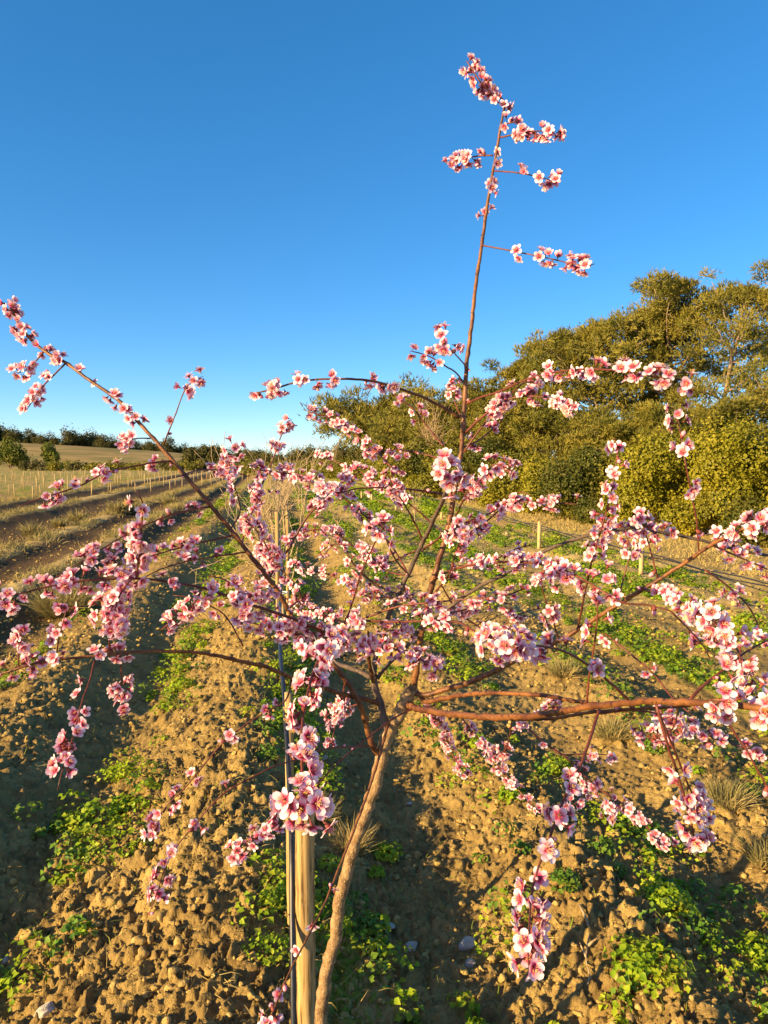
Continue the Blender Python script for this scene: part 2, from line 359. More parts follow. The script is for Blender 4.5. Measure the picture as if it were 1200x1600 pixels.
# ------------------------------------------------------------------ small ground things
def ico(sub=1):
    import bmesh
    bm = bmesh.new(); bmesh.ops.create_icosphere(bm, subdivisions=sub, radius=1)
    V = np.array([v.co[:] for v in bm.verts]); F = np.array([[v.index for v in f.verts] for f in bm.faces]); bm.free(); return V, F
IV1, IF1 = ico(1); IV2, IF2 = ico(2); IV3, IF3 = ico(3)
def lumpy(V, amp, r): 
    k = r.normal(0,1,(5,3))*1.8; ph = r.random(5)*6
    d = 1 + amp*sum(np.sin(V@k[i_]+ph[i_]) for i_ in range(5))/2.2
    return V*d[:,None]
# loose clods, dense near by and sparser down the rows
nC = 30000; acc_V=[]; r = np.random.default_rng(3)
vv = 1.2 + 8*r.random(nC)**1.6; uu = r.normal(0,1,nC)*.0 + (r.random(nC)*6.4-2.8)
dens = .5 + .9*g1(uu,-.25,.45) + .7*g1(uu,1.1,.3)+ .5*g1(uu,2.3,.5)+.5*g1(uu,-1.75,.45); keep = r.random(nC) < dens; uu=uu[keep]; vv=vv[keep]; nC=len(uu)
n2_=15000; uu=np.concatenate([uu, r.random(n2_)*14-6.5]); vv=np.concatenate([vv, 6+26*r.random(n2_)**1.6]); nC=len(uu)
cx, cy = uv2xy(uu, vv); cz = height(cx, cy)
sz = .0025 + .015*r.random(nC)**5.0; sz[-n2_:] = .006 + .020*r.random(n2_)**3
shapes = [lumpy(IV2, .75, r)*np.array([1,.8,.65]) for _ in range(8)]
SV = np.array(shapes)[r.integers(0,8,nC)]
an = r.random(nC)*6.28; ca, sa = np.cos(an), np.sin(an)
VX = (SV[:,:,0]*ca[:,None]-SV[:,:,1]*sa[:,None])*sz[:,None]+cx[:,None]; VY=(SV[:,:,0]*sa[:,None]+SV[:,:,1]*ca[:,None])*sz[:,None]+cy[:,None]; VZ=SV[:,:,2]*sz[:,None]+cz[:,None]+.25*sz[:,None]
FF = (IF2[None]+np.arange(nC)[:,None,None]*len(IV2)).reshape(-1,3)
o = mesh_obj('soil_clods', np.stack([VX,VY,VZ],-1).reshape(-1,3), [FF], M_clod); tag(o, 'loose crumbly clods of tan soil scattered over the ridges', 'soil clods', None, 'stuff')

def stone(px, py, s, label, flat=.6, rz=0, name='stone'):
    x, y = GP(px, py); r = np.random.default_rng(int(px+py)); V = lumpy(IV3, .22, r)
    pl = r.normal(0,1,(7,3)); pl/=np.linalg.norm(pl,axis=1)[:,None]
    for p_ in pl: 
        d_ = V@p_; V = V - np.clip(d_-.72,0,None)[:,None]*p_
    V = V*np.array([1,.7,flat])*s; c,s_ = math.cos(rz), math.sin(rz); V = V@np.array([[c,s_,0],[-s_,c,0],[0,0,1]])
    o = mesh_obj(name, V, [IF3], M_stone, smooth=False); o.location=(x,y,hgt(x,y)+.25*s*flat); tag(o, label, 'stone', 'pale stones on the soil'); return o
stone(640,1462,.032,'grey stone with one flat face lying in the shade right of the trunk',.8,.5)
stone(731,1447,.034,'pale sunlit stone right of the grey flat faced one',.7,.2)
stone(600,1440,.036,'long flat grey stone near the foot of the trunk',.35,.1)
stone(735,1480,.026,'rough pale stone just below the bright sunlit one',.8,.9)
stone(508,1040+160,.02,'small pale stone behind the trunk beside the green weeds',.8,.9)
stone(8,1485,.022,'white pebble at the left edge in the dark furrow',.8,.9)
stone(70,1588,.03,'round stone half buried at the bottom left',.8,.3)
stone(640,1236,.02,'flat pale stone in the shade behind the tree',.5,.3)

def leaves(acc, C, N, size, r, rnd_col=1.0, cup=.25):
    """leaf-like bent quads pair at centres C with normals N"""
    n_=len(C); a_=r.normal(0,1,(n_,3)); T=np.cross(N,a_); T/=np.linalg.norm(T,axis=1)[:,None]+1e-9; B=np.cross(N,T)
    s=(size*(.6+.8*r.random(n_)))[:,None]
    v0=C-T*s*.5; v1=C+B*s*.42+N*s*cup; v2=C+T*s*.55; v3=C-B*s*.42+N*s*cup
    V=np.stack([v0,v1,v2,v3],1).reshape(-1,3); i_=np.arange(n_)*4
    F3=np.concatenate([np.stack([i_,i_+1,i_+2],-1), np.stack([i_,i_+2,i_+3],-1)])
    A_=np.repeat(r.random((n_,1)),4,0)*np.ones((1,3))*rnd_col
    acc.add(V,[F3],A_)
def unit(v): return v/(np.linalg.norm(v,axis=-1,keepdims=True)+1e-9)
def blades(acc, base, lean, length, width, r, segs=2):
    """thin grass blades from base points"""
    n_=len(base); d=unit(lean); side=unit(np.cross(d, r.normal(0,1,(n_,3)))); L=(length*(.5+r.random(n_)))[:,None]
    w=width*.5; mid=base+d*L*.55; dd=unit(d+np.array([0,0,-.35])+r.normal(0,.2,(n_,3))); tip=mid+dd*L*.45
    V=np.stack([base-side*w,base+side*w,mid-side*w*.8,mid+side*w*.8,tip],1).reshape(-1,3); i_=np.arange(n_)*5
    A_=np.repeat(r.random((n_,1)),5,0)*np.ones((1,3))
    acc.add(V,[np.stack([i_,i_+1,i_+3,i_+2],-1),np.stack([i_+2,i_+3,i_+4],-1)],A_)

def weed_clump(acc, x, y, rad, r, leaf=.02, n_=60):
    a_=r.random(n_)*6.28; q=np.sqrt(r.random(n_))*rad; px_=x+np.cos(a_)*q; py_=y+np.sin(a_)*q
    gz=hgt(x,y); hz=gz+ (.35*rad+.25*rad*r.random(n_))*(1-(q/rad)**2)+.004+.25*rad*r.random(n_)
    C=np.stack([px_,py_,hz],-1); N=unit(np.stack([np.cos(a_)*q/rad*.7,np.sin(a_)*q/rad*.7,np.full(n_,1.)],-1)+r.normal(0,.35,(n_,3)))
    leaves(acc,C,N,leaf,r)
# green ground cover in the bands
r = np.random.default_rng(11); acc=Acc(); accd=Acc(); cnt=0
def green_at(u, v):
    g=0
    for c,w,a_ in GREEN: g=max(g,a_*math.exp(-((u-c)/w)**2))
    p_=float(vnoise(np.array([u*2.2]),np.array([v*.9]),40)[0])*.6+float(vnoise(np.array([u*6]),np.array([v*4]),41)[0])*.4
    return g*(p_*2.9-.95)
cand=0
while cnt < 4200 and cand < 60000:
    cand+=1; v=1.6+34*r.random()**1.55; u=r.random()*8.4-2.2
    if r.random() > green_at(u,v)*1.6: continue
    if v<2.3 and abs(u-.05)<.25: continue
    x,y=uv2xy(u,v); far=min(1,v/12); rad=(.03+.08*r.random()**1.5)*(1+.6*far+max(0,v-10)*.05)
    weed_clump(acc if r.random()<.6 else accd, x, y, rad, r, .012+.010*r.random()+.02*far+max(0,v-12)*.0022, int(44-18*far)); cnt+=1
print('weeds', cnt)
tag(acc.build('ground_cover', M_weed), 'low bright green weeds growing in bands between the rows', 'weeds', None, 'stuff')
tag(accd.build('ground_cover', M_weed_dark), 'darker green weeds mixed through the bands between the rows', 'weeds', None, 'stuff')
# straw and grass
acc=Acc(); accg=Acc()
n_=9000; v=1.3+9*r.random(n_)**1.5; u=r.normal(.05,.35,n_); k=r.random(n_)<.3; u[k]=r.random(k.sum())*6-2.2
x,y=uv2xy(u,v); pos=np.stack([x,y,height(x,y)],-1); blades(acc,pos,r.normal(0,1,(n_,3))*np.array([1,1,.3])+np.array([0,0,.25]),.055,.0022,r)
n_=5200; v=1.3+7*r.random(n_)**1.4; u=r.random(n_)*7-2.6; cl=vnoise(u*3,v*3,77); k=cl>.55; u=u[k]; v=v[k]; x,y=uv2xy(u,v); pos=np.stack([x,y,height(x,y)],-1)
blades(accg,pos,r.normal(0,.6,(len(u),3))+np.array([0,0,1]),.05,.003,r)
tag(acc.build('straw', M_straw), 'dry straw stalks lying on the soil', 'straw', None, 'stuff')
# grey green grass strips on the left
accs=Acc()
for c,w in ((-3.2,.45),(-4.6,.5),(-7.3,.6),(-9.6,.6)):
    n_=15000; v=3+46*r.random(n_)**1.35; u=c+r.normal(0,w*.33,n_); k=vnoise(u*1.5,v*1.0,78+int(c))>(.40); u=u[k]; v=v[k]; x,y=uv2xy(u,v); pos=np.stack([x,y,height(x,y,False)],-1)
    blades(accs,pos,r.normal(0,.6,(len(u),3))+np.array([0,0,.8]),.15,.010,r)
tag(accs.build('dry_grass', M_grey_tuft), 'grey green dry grass standing in strips along the tracks on the left', 'grass', None, 'stuff')
n_=60000; v=7+55*r.random(n_)**1.2; u=6.6+7.5*r.random(n_); x,y=uv2xy(u,v); pos=np.stack([x,y,height(x,y,False)],-1); accs=Acc()
blades(accs,pos,r.normal(0,.6,(n_,3))+np.array([0,0,.8]),.11,.010,r)
tag(accs.build('meadow_grass', M_straw), 'short straw coloured grass on the verge before the hedge', 'grass', None, 'stuff')
n_=42000; v=11+55*r.random(n_)**1.25; u=-14+21*r.random(n_); k=(vnoise(u*2.2,v*.9,40)>.45)&((u>-1.6)|(u<-10.3)); u=u[k]; v=v[k]; x,y=uv2xy(u,v); pos=np.stack([x,y,height(x,y,False)],-1)
blades(accg,pos,r.normal(0,.6,(len(u),3))+np.array([0,0,.8]),.09,.012,r)
tag(accg.build('green_grass', M_grass), 'sparse fresh green grass between the rows', 'grass', None, 'stuff')

# prominent weeds, one by one
def weed_thing(px, py, rad, label, leaf=.022, n_=150, m=None, seed=0):
    x,y=GP(px,py); acc=Acc(); r=np.random.default_rng(seed+int(px)+1); 
    if rad>.12: n_=300
    for k in range(5): weed_clump(acc, x+r.normal(0,rad*.2), y+r.normal(0,rad*.2), rad*.8, r, leaf, n_//4)
    o=acc.build('weed_plant', m or M_weed, origin=(x,y,hgt(x,y))); o.location=(x,y,hgt(x,y)); tag(o,label,'weed','leafy weeds near the tree')
weed_thing(110,1285,.10,'leafy green weed low on the left, beneath the longest hanging blossom twig')
weed_thing(190,1205,.09,'bright weed between the two ridges left of the stake')
weed_thing(193,1262,.07,'small weed just below the bright one on the left ridge')
weed_thing(280,1075,.11,'patch of bright weed beneath the long bare golden branch')
weed_thing(420,1225,.08,'dark green weed left of the black pipe',.016,160,M_weed_dark)
weed_thing(603,1325,.08,'upright bright weed immediately right of the slanting trunk')
weed_thing(435,1465,.07,'feathery green weed left of the pipe near the bottom',.014)
weed_thing(428,1550,.09,'green weed at the bottom beside the pipe foot',.014)
weed_thing(1000,1545,.13,'long leafy weed patch at the bottom right, nearest the frame corner plants')
weed_thing(1040,1430,.125,'broad bright weed mat on the right under the blossom spray')
weed_thing(1180,1490,.11,'weed patch cut by the right edge of the photo')
weed_thing(885,1410,.07,'dark little weed right of the lowest hanging blossoms',.02,120,M_weed_dark)
weed_thing(745,1590,.05,'small weed at the bottom edge right of the trunk')
weed_thing(750,1180,.09,'weed behind the far blossom chain right of the trunk')
weed_thing(800,1270,.08,'weed in the shade below the right hand limbs')
weed_thing(1020,1185,.09,'weed growing from beneath a grey dry tuft on the right',.02,150,M_weed_dark)

def tuft(px, py, hh, w, label, m=None, n_=420, name='grass_tuft'):
    x,y=GP(px,py); acc=Acc(); r=np.random.default_rng(int(px*3+py)); a_=r.random(n_)*6.28; q=np.sqrt(r.random(n_))*w*.4
    base=np.stack([np.cos(a_)*q,np.sin(a_)*q,np.zeros(n_)],-1); lean=np.stack([np.cos(a_)*q/w*2.0,np.sin(a_)*q/w*2.0,np.full(n_,1.)],-1)+r.normal(0,.25,(n_,3))
    blades(acc,base,lean,hh,max(.0022,.0009*y),r); o=acc.build(name,m or M_grey_tuft); o.location=(x,y,hgt(x,y)-.01); tag(o,label,'grass tuft','grey green tufts'); return o
tuft(955,1160,.12,.16,'straw grey dry tuft under the thick red limb on the right')
tuft(1005,1170,.10,.14,'dry grey tuft right beside the one under the red limb')
tuft(1135,1275,.12,.16,'pale tuft beyond the hanging sprays near the right edge')
tuft(1192,1350,.10,.12,'grey tuft cut by the right edge, low in the photo')
tuft(880,1065,.12,.2,'greyish tuft between the crossing branches right of the trunk')
tuft(100,960,.32,.45,'large grey green bush of thin stems left, behind the pink blossoms',None,1500)
tuft(50,838,.30,.25,'upright grey green tuft nearest the left edge')
tuft(93,828,.22,.18,'small grey green tuft between two bigger ones at left')
tuft(122,820,.30,.3,'grey green tuft right of the small one at left')
tuft(185,808,.38,.35,'left half of the tall tuft pair standing in the track')
tuft(208,806,.38,.4,'right half of the tall tuft pair standing in the track')
tuft(265,793,.3,.4,'low tuft right of the tall tuft pair')
tuft(545,1330,.12,.10,'straw coloured tuft against the trunk left side',M_straw)
tuft(500,1295,.10,.12,'dry straw tuft between stake and trunk',M_straw)
# dead branch on the soil, bottom right
acc=Acc(); 
def gpt(px,py,z=.015): x,y=GP(px,py); return np.array([x,y,hgt(x,y)+z])
for pts in ([(905,1450),(920,1480),(915,1510),(922,1540)],[(915,1510),(905,1490)],[(918,1500),(935,1495)],[(922,1540),(918,1552)]):
    C=catmull([gpt(*p_) for p_ in pts],3); V_,F_=tube(C,np.linspace(.005,.002,len(C)),5,.2); acc.add(V_,F_)
o=acc.build('dead_branch', M_bare); tag(o,'bleached forked dead branch lying on the soil at lower right','branch')

# ------------------------------------------------------------------ the blossoming tree
tr = empty('blossom_tree', P(501,1600,1.75)*np.array([1,1,0]), 'young fruit tree covered in pink blossom, slanting trunk beside a wooden stake', 'tree')
TL = np.array(tr.location[:])
trunk_px=[(487,1760),(493,1680),(497,1640),(501,1590),(510,1520),(523,1467),(530,1408),(541,1366),(555,1317),(571,1271),(586,1226),(597,1177),(607,1145),(621,1121),(637,1092),(647,1070)]
C=catmull([P(x,y,1.75) for x,y in trunk_px],7); R=np.interp(np.linspace(0,1,len(C)),[0,.15,.5,.85,.93,1],[.020,.0155,.0145,.0155,.0175,.010])
rr=np.random.default_rng(5); C=C+rr.normal(0,.0014,C.shape); V_,F_=tube(C-TL,R,14,.09,rnd=rr); mesh_obj('trunk',V_,F_,M_trunk,parent=tr)

# (kind, width px start, end, points (px,py,depth), blossom runs (t0,t1,per metre))
B=[]
def br(kind,w0,w1,pts,bl=()): B.append((kind,w0,w1,pts,bl))
G='grey'; L='limb'; Tw='twig'
br(L,10,4.5,[(592,1180,1.75),(582,1165,1.73),(572,1133,1.72),(562,1100,1.7),(547,1073,1.69),(527,1045,1.68),(492,1007,1.67),(455,960,1.66),(430,917,1.65),(400,879,1.64),(360,827,1.63),(327,787,1.62),(290,743,1.62),(253,700,1.62),(217,660,1.63),(187,627,1.64),(137,592,1.66),(103,567,1.68),(67,547,1.7),(33,513,1.72),(13,472,1.74)],[(.66,.745,60),(.775,.80,40),(.84,1,110)])
br(L,9,3,[(594,1100,1.75),(573,1093,1.73),(547,1087,1.7),(513,1077,1.66),(455,1059,1.6),(417,1042,1.55),(380,1034,1.5),(333,1023,1.46),(283,1018,1.42),(217,1018,1.38),(150,1025,1.34),(77,1032,1.32),(33,1043,1.3),(-8,1056,1.3)],[(.74,.84,55),(.86,.93,80),(.95,1,30)])
br(G,15,9,[(607,1148,1.75),(600,1125,1.75),(595,1100,1.75),(585,1068,1.75),(583,1050,1.75)])
br(G,9,6,[(584,1058,1.75),(590,1010,1.76),(607,963,1.76),(620,933,1.76),(637,900,1.75),(653,863,1.72),(662,845,1.7),(675,818,1.6),(692,782,1.4),(700,755,1.2),(702,735,1.08)],[(.93,1,60)])
br(L,7,4,[(583,1065,1.74),(577,1033,1.7),(577,1005,1.65),(575,985,1.6)])
br(G,9,5,[(583,1060,1.75),(563,1050,1.76),(530,1038,1.8),(505,1025,1.85),(490,1010,1.9)],[(.8,1,40)])
br(G,7,5,[(590,1060,1.75),(605,1040,1.74),(640,1005,1.72),(657,980,1.72),(700,950,1.7),(747,918,1.68),(780,901,1.66),(825,875,1.64),(867,854,1.62),(916,837,1.6),(962,828,1.6),(990,825,1.6),(1042,833,1.62),(1095,844,1.62),(1147,858,1.64),(1205,869,1.66)],[(.60,.78,85),(.82,.88,30),(.93,1,20)])
# leader
br(L,12,3.6,[(645,1078,1.75),(650,1050,1.74),(655,1015,1.73),(661,980,1.72),(668,945,1.72),(677,907,1.71),(692,853,1.7),(702,817,1.7),(710,773,1.69),(720,710,1.68),(725,643,1.67),(730,560,1.66),(738,500,1.65),(744,440,1.65),(751,395,1.65),(759,337,1.65),(767,287,1.64),(776,237,1.64),(782,200,1.63),(790,157,1.63)],[(.80,.83,40),(.85,.88,50),(.90,.91,40),(.985,1,120)])
br(Tw,3.5,2.5,[(788,165,1.63),(775,158,1.62),(765,143,1.61),(750,128,1.6),(738,108,1.6),(728,95,1.6)],[(.15,1,130)])
br(Tw,3.5,2,[(780,215,1.63),(795,212,1.61),(812,208,1.6),(835,205,1.58),(860,205,1.57),(868,212,1.56)],[(.35,1,150)])
br(Tw,3,2,[(784,196,1.63),(797,192,1.6),(815,188,1.6)],[(.2,1,40)])
br(Tw,3,2,[(770,243,1.64),(755,243,1.66),(735,246,1.68),(712,255,1.7),(700,262,1.7)],[(.35,1,140),(0,.1,60)])
br(Tw,3,2,[(772,267,1.64),(800,269,1.6),(820,272,1.59),(845,277,1.57),(862,283,1.56),(868,285,1.56)],[(.45,.6,70),(.8,1,150)])
br(Tw,3.2,2,[(752,383,1.65),(785,389,1.62),(815,395,1.6),(850,402,1.57),(885,410,1.55),(915,415,1.53),(930,412,1.52)],[(.33,.42,40),(.5,.6,60),(.62,1,100)])
br(Tw,3.5,2,[(733,578,1.66),(722,565,1.6),(710,552,1.45),(700,540,1.3)],[])
br(Tw,3.5,2,[(724,597,1.67),(710,580,1.64),(697,573,1.62),(677,560,1.6),(660,553,1.6),(640,548,1.58)],[(.45,1,70)])
br(L,5.5,2.5,[(717,653,1.67),(700,641,1.66),(680,630,1.64),(647,615,1.6),(597,599,1.56),(563,593,1.53),(530,592,1.5),(497,593,1.5),(463,597,1.5),(430,607,1.5),(398,615,1.5)],[(.38,.62,40),(.62,.8,60),(.84,1,110)])
br(Tw,4.5,2.5,[(727,632,1.67),(753,620,1.62),(780,612,1.58),(815,596,1.5),(850,585,1.42),(892,578,1.35),(937,577,1.28),(972,580,1.24),(1025,589,1.2),(1060,592,1.2),(1088,603,1.2)],[(.3,.5,16),(.52,.70,55),(.74,1,80)])
br(Tw,5,2.5,[(727,677,1.67),(747,657,1.64),(780,632,1.6),(801,622,1.58),(825,619,1.56),(857,622,1.54),(885,633,1.52),(912,645,1.5)],[(.25,1,110)])
br(Tw,4,2,[(725,707,1.67),(743,680,1.66),(770,647,1.65),(795,620,1.64),(820,598,1.66),(850,600,1.68)],[(.4,1,60)])
br(Tw,4,2.5,[(708,815,1.7),(713,805,1.65),(722,785,1.58),(730,770,1.5),(745,755,1.44),(757,743,1.4),(773,725,1.36),(800,735,1.36)],[(.45,1,75)])
br(Tw,3.5,2,[(693,697,1.8),(670,670,1.85),(647,640,1.85),(620,620,1.85),(610,610,1.85)],[(.4,1,50)])
br(Tw,3.5,2,[(690,718,1.9),(657,708,1.95),(623,703,1.95),(600,705,1.95),(575,712,1.95)],[(.45,1,60)])
br(Tw,4,2,[(620,740,1.85),(593,710,1.9),(567,690,1.95),(547,670,1.98),(513,652,2.0),(480,643,2.0)],[(.35,1,85)])
br(Tw,4,2,[(660,860,1.74),(690,835,1.6),(675,818,1.75),(643,790,1.75),(610,767,1.8),(577,745,1.8),(547,730,1.82),(513,717,1.85),(490,706,1.9)],[(.55,1,85)])
br(Tw,4,2,[(700,776,1.7),(685,771,1.68),(660,767,1.66),(635,764,1.65),(610,762,1.62),(585,762,1.6),(553,764,1.58),(533,770,1.56),(500,762,1.55),(470,745,1.6),(433,737,1.6),(395,735,1.6)],[(.25,.4,60),(.48,1,80)])
br(Tw,4.5,2,[(662,850,1.72),(653,827,1.7),(643,807,1.68),(632,788,1.64),(622,773,1.6),(613,757,1.55),(607,743,1.5)],[(.7,1,60)])
br(Tw,4,2.5,[(527,995,1.6),(543,963,1.5),(552,937,1.42),(562,903,1.33),(577,867,1.24),(593,833,1.15),(598,826,1.1)],[(.2,.3,40),(.9,.98,50)])
br(Tw,4,2,[(640,900,1.75),(620,877,1.6),(607,852,1.45),(603,840,1.35)],[(.9,1,40)])
br(Tw,5,2.5,[(440,868,1.75),(450,860,1.7),(470,823,1.7),(488,798,1.7),(508,777,1.7),(533,755,1.7),(560,738,1.72)],[(.45,1,80)])
br(Tw,4,2,[(378,850,1.7),(385,820,1.75),(402,782,1.8),(410,757,1.85),(423,727,1.9),(435,693,1.9),(447,662,1.9),(456,655,1.9)],[(.1,.65,70),(.75,1,90)])
br(Tw,4,2,[(640,900,1.8),(610,850,1.9),(577,813,1.95),(558,795,2),(542,782,2),(525,767,2),(500,750,2.05),(470,742,2.1),(440,745,2.1)],[(.3,1,70)])
br(Tw,3.5,2,[(420,905,1.66),(432,880,1.6),(420,860,1.5),(405,835,1.45),(392,820,1.4)],[(.2,1,80)])
br(Tw,3.5,2,[(447,955,1.66),(470,930,1.7),(450,900,1.75),(425,880,1.75),(400,850,1.8)],[(.1,1,70)])
br(Tw,3.5,2,[(545,985,1.7),(520,965,1.8),(480,955,1.9),(440,930,1.9),(400,900,1.9)],[(.1,1,70)])
br(Tw,3.5,2,[(650,860,1.9),(600,880,2.0),(560,860,2.1),(520,830,2.1),(480,830,2.1),(440,850,2.1)],[(.2,1,70)])
# left sprays
br(Tw,4,2.2,[(270,720,1.62),(240,723,1.58),(217,727,1.56),(167,738,1.5),(127,758,1.46),(83,773,1.42),(50,783,1.4),(30,792,1.38)],[(.05,.42,28),(.42,.62,50),(.65,1,60)])
br(Tw,3,1.8,[(256,694,1.62),(265,670,1.6),(277,640,1.6),(290,607,1.6),(307,592,1.6),(318,588,1.6)],[(.3,.35,30),(.55,1,75)])
br(Tw,2.5,1.8,[(235,685,1.62),(215,685,1.62),(200,688,1.62),(188,692,1.62)],[(.6,1,170)])
br(Tw,3.5,2,[(103,567,1.68),(85,585,1.68),(70,600,1.68),(55,620,1.68),(42,640,1.68)],[(.3,1,90)])
br(Tw,3,2,[(70,548,1.7),(55,565,1.7),(38,580,1.7),(22,582,1.7)],[(.2,1,100)])
br(Tw,3.5,2,[(327,792,1.62),(283,800,1.55),(247,812,1.5),(207,830,1.45),(167,853,1.4),(143,870,1.38),(110,887,1.35),(70,915,1.33)],[(.08,.35,28),(.5,1,75)])
br(Tw,3.5,2,[(362,837,1.63),(317,847,1.58),(273,858,1.52),(233,870,1.46),(195,880,1.42),(160,890,1.4)],[(.25,1,55)])
br(Tw,3,2,[(383,863,1.64),(333,870,1.58),(293,877,1.52),(250,890,1.47),(215,908,1.4)],[(.2,.3,20),(.4,.6,60)])
br(Tw,6,3,[(530,1002,1.6),(480,975,1.5),(430,957,1.42),(380,940,1.38),(333,923,1.34),(283,912,1.3),(233,905,1.27),(183,904,1.24),(133,907,1.22),(83,915,1.2),(33,927,1.18),(-8,934,1.16)],[(.05,.42,80),(.5,.6,30),(.62,.92,85),(.96,1,50)])
br(Tw,3.8,2.2,[(213,902,1.25),(218,863,1.22),(221,830,1.18),(222,813,1.16),(223,785,1.14),(213,768,1.12)],[(.1,1,75)])
br(Tw,3,2,[(170,1018,1.36),(172,990,1.3),(178,965,1.25),(185,940,1.2),(172,925,1.2)],[(.45,1,190)])
br(Tw,3,2,[(205,905,1.2),(190,925,1.18),(180,950,1.18),(180,985,1.18)],[(.1,1,130)])
br(Tw,3,2,[(88,1027,1.33),(92,997,1.33),(100,967,1.33),(105,950,1.33)],[(.3,1,100)])
br(Tw,3,2,[(30,1043,1.3),(28,1015,1.3),(38,990,1.3)],[(.0,1,120)])
br(Tw,3.5,2,[(148,1030,1.34),(140,1063,1.3),(128,1097,1.26),(117,1140,1.22),(105,1180,1.18),(95,1212,1.15),(90,1235,1.14)],[(.12,.18,30),(.3,.36,40),(.45,1,85)])
br(Tw,3,2,[(188,1028,1.36),(190,1063,1.4),(187,1085,1.42),(193,1107,1.45)],[(.35,1,110)])
br(Tw,3,2,[(333,925,1.34),(300,945,1.4),(275,965,1.45),(250,985,1.48)],[(.3,1,75)])
br(Tw,3,2,[(380,1010,1.5),(350,960,1.5),(300,935,1.5),(270,930,1.5)],[(.4,1,45)])
br(Tw,3.4,2,[(455,1062,1.6),(447,1094,1.58),(420,1110,1.55),(385,1131,1.52),(350,1159,1.5),(322,1191,1.48),(297,1222,1.46),(280,1240,1.45),(255,1265,1.44),(241,1300,1.43)],[(.05,.15,15),(.38,.45,70),(.66,.74,50),(.8,1,80)])
br(Tw,3.4,2,[(578,1165,1.74),(545,1167,1.68),(513,1169,1.62),(470,1185,1.56),(430,1197,1.5),(385,1219,1.46),(350,1240,1.43),(325,1264,1.41),(304,1289,1.4),(280,1317,1.38),(266,1338,1.37),(252,1373,1.36),(241,1408,1.35),(232,1428,1.35)],[(.38,.4,30),(.60,.64,25),(.70,.74,40),(.80,1,70)])
br(Tw,3.6,2,[(680,1102,1.72),(640,1110,1.7),(607,1128,1.66),(576,1152,1.6),(537,1184,1.52),(509,1212,1.46),(465,1262,1.4),(420,1298,1.36),(385,1320,1.36),(355,1342,1.35)],[(.02,.05,20),(.77,.86,70),(.93,1,80)])
br(L,5,2.5,[(606,1132,1.73),(590,1191,1.68),(569,1254,1.62),(548,1310,1.56),(523,1373,1.48),(506,1415,1.42),(481,1464,1.36),(457,1509,1.3),(436,1558,1.25),(420,1595,1.22),(412,1620,1.2)],[(.88,1,55)])
br(Tw,6,5,[(555,990,1.5),(530,1000,1.3),(508,1015,1.1),(490,1050,1.0),(476,1105,.9),(471,1150,.84),(472,1200,.79),(477,1240,.76)],[(.2,.6,75),(.6,.92,75),(.94,1,150)])
# lower far chain left of trunk
br(Tw,3.5,2,[(540,1060,2.2),(535,1090,2.25),(528,1120,2.25),(520,1150,2.2),(518,1170,2.2)],[(.1,1,110)])
# right
br(L,10,5.5,[(648,1078,1.75),(658,1087,1.74),(687,1080,1.72),(730,1067,1.68),(780,1045,1.64),(830,1020,1.6),(874,1001,1.56),(920,973,1.52),(965,945,1.48),(1011,917,1.44),(1060,886,1.4),(1112,851,1.35),(1158,828,1.3),(1200,802,1.25)],[(.90,1,90)])
br(L,9,6,[(655,1085,1.75),(665,1096,1.73),(697,1090,1.68),(730,1085,1.6),(780,1083,1.5),(850,1087,1.4),(900,1096,1.3),(945,1103,1.22)])
br(L,10.5,11.5,[(633,1100,1.75),(663,1110,1.66),(713,1117,1.52),(780,1121,1.38),(850,1117,1.25),(920,1104,1.14),(972,1099,1.07),(1025,1096,1.0),(1077,1098,.95),(1130,1101,.9),(1210,1108,.84)],[(.92,1,40)])
br(L,6,5,[(800,1124,1.4),(867,1122,1.3),(920,1113,1.22),(990,1108,1.14),(1060,1104,1.05),(1110,1095,1.0),(1200,1090,.95)])
br(Tw,6,3,[(1077,1094,.98),(1100,1070,1.0),(1130,1047,1.02),(1165,1019,1.04),(1205,998,1.06)],[(.4,1,35)])
br(Tw,6,3.5,[(985,1096,1.06),(955,1068,1.03),(920,1040,1.0),(885,1019,.97),(850,1010,.94),(820,1008,.92),(785,1005,.9)],[(.35,.5,25),(.55,1,75)])
br(Tw,6.5,3.5,[(937,1106,1.14),(920,1160,1.08),(902,1208,1.03),(881,1250,.99),(864,1296,.95),(850,1331,.92),(839,1362,.9),(831,1397,.88),(827,1450,.80),(825,1495,.76),(826,1510,.76)],[(.32,.36,60),(.42,.58,40),(.58,1,75)])
br(Tw,4.5,2.5,[(917,1099,1.16),(920,1061,1.15),(930,998,1.13),(934,950,1.12),(930,935,1.12)],[(.55,1,35)])
br(Tw,6,3.5,[(1025,1100,1.0),(1042,1160,1.0),(1056,1201,1.02),(1070,1247,1.05),(1081,1289,1.06),(1086,1320,1.07)],[(.35,.45,40),(.55,1,75)])
br(Tw,4.5,2.5,[(1026,1106,1.0),(1053,1170,1.08),(1077,1230,1.15),(1095,1262,1.2),(1110,1295,1.22)],[(.6,1,60)])
br(Tw,5,3.5,[(1128,1108,.9),(1145,1140,.9),(1165,1170,.9),(1185,1205,.9),(1206,1242,.9)],[(0,.1,50)])
br(Tw,3.5,2.5,[(945,990,1.5),(990,1026,1.45),(1025,1057,1.4),(1049,1089,1.35),(1085,1120,1.3)],[(0,.08,60),(.4,.5,40),(.9,1,50)])
br(Tw,3.5,2.2,[(1028,905,1.44),(1014,851,1.44),(1004,820,1.44),(996,803,1.44)],[(.7,1,110)])
br(Tw,3.5,2.2,[(1092,862,1.38),(1088,812,1.36),(1080,770,1.34),(1074,739,1.32),(1067,697,1.32),(1060,660,1.32),(1057,635,1.32)],[(.42,.55,50),(.65,1,75)])
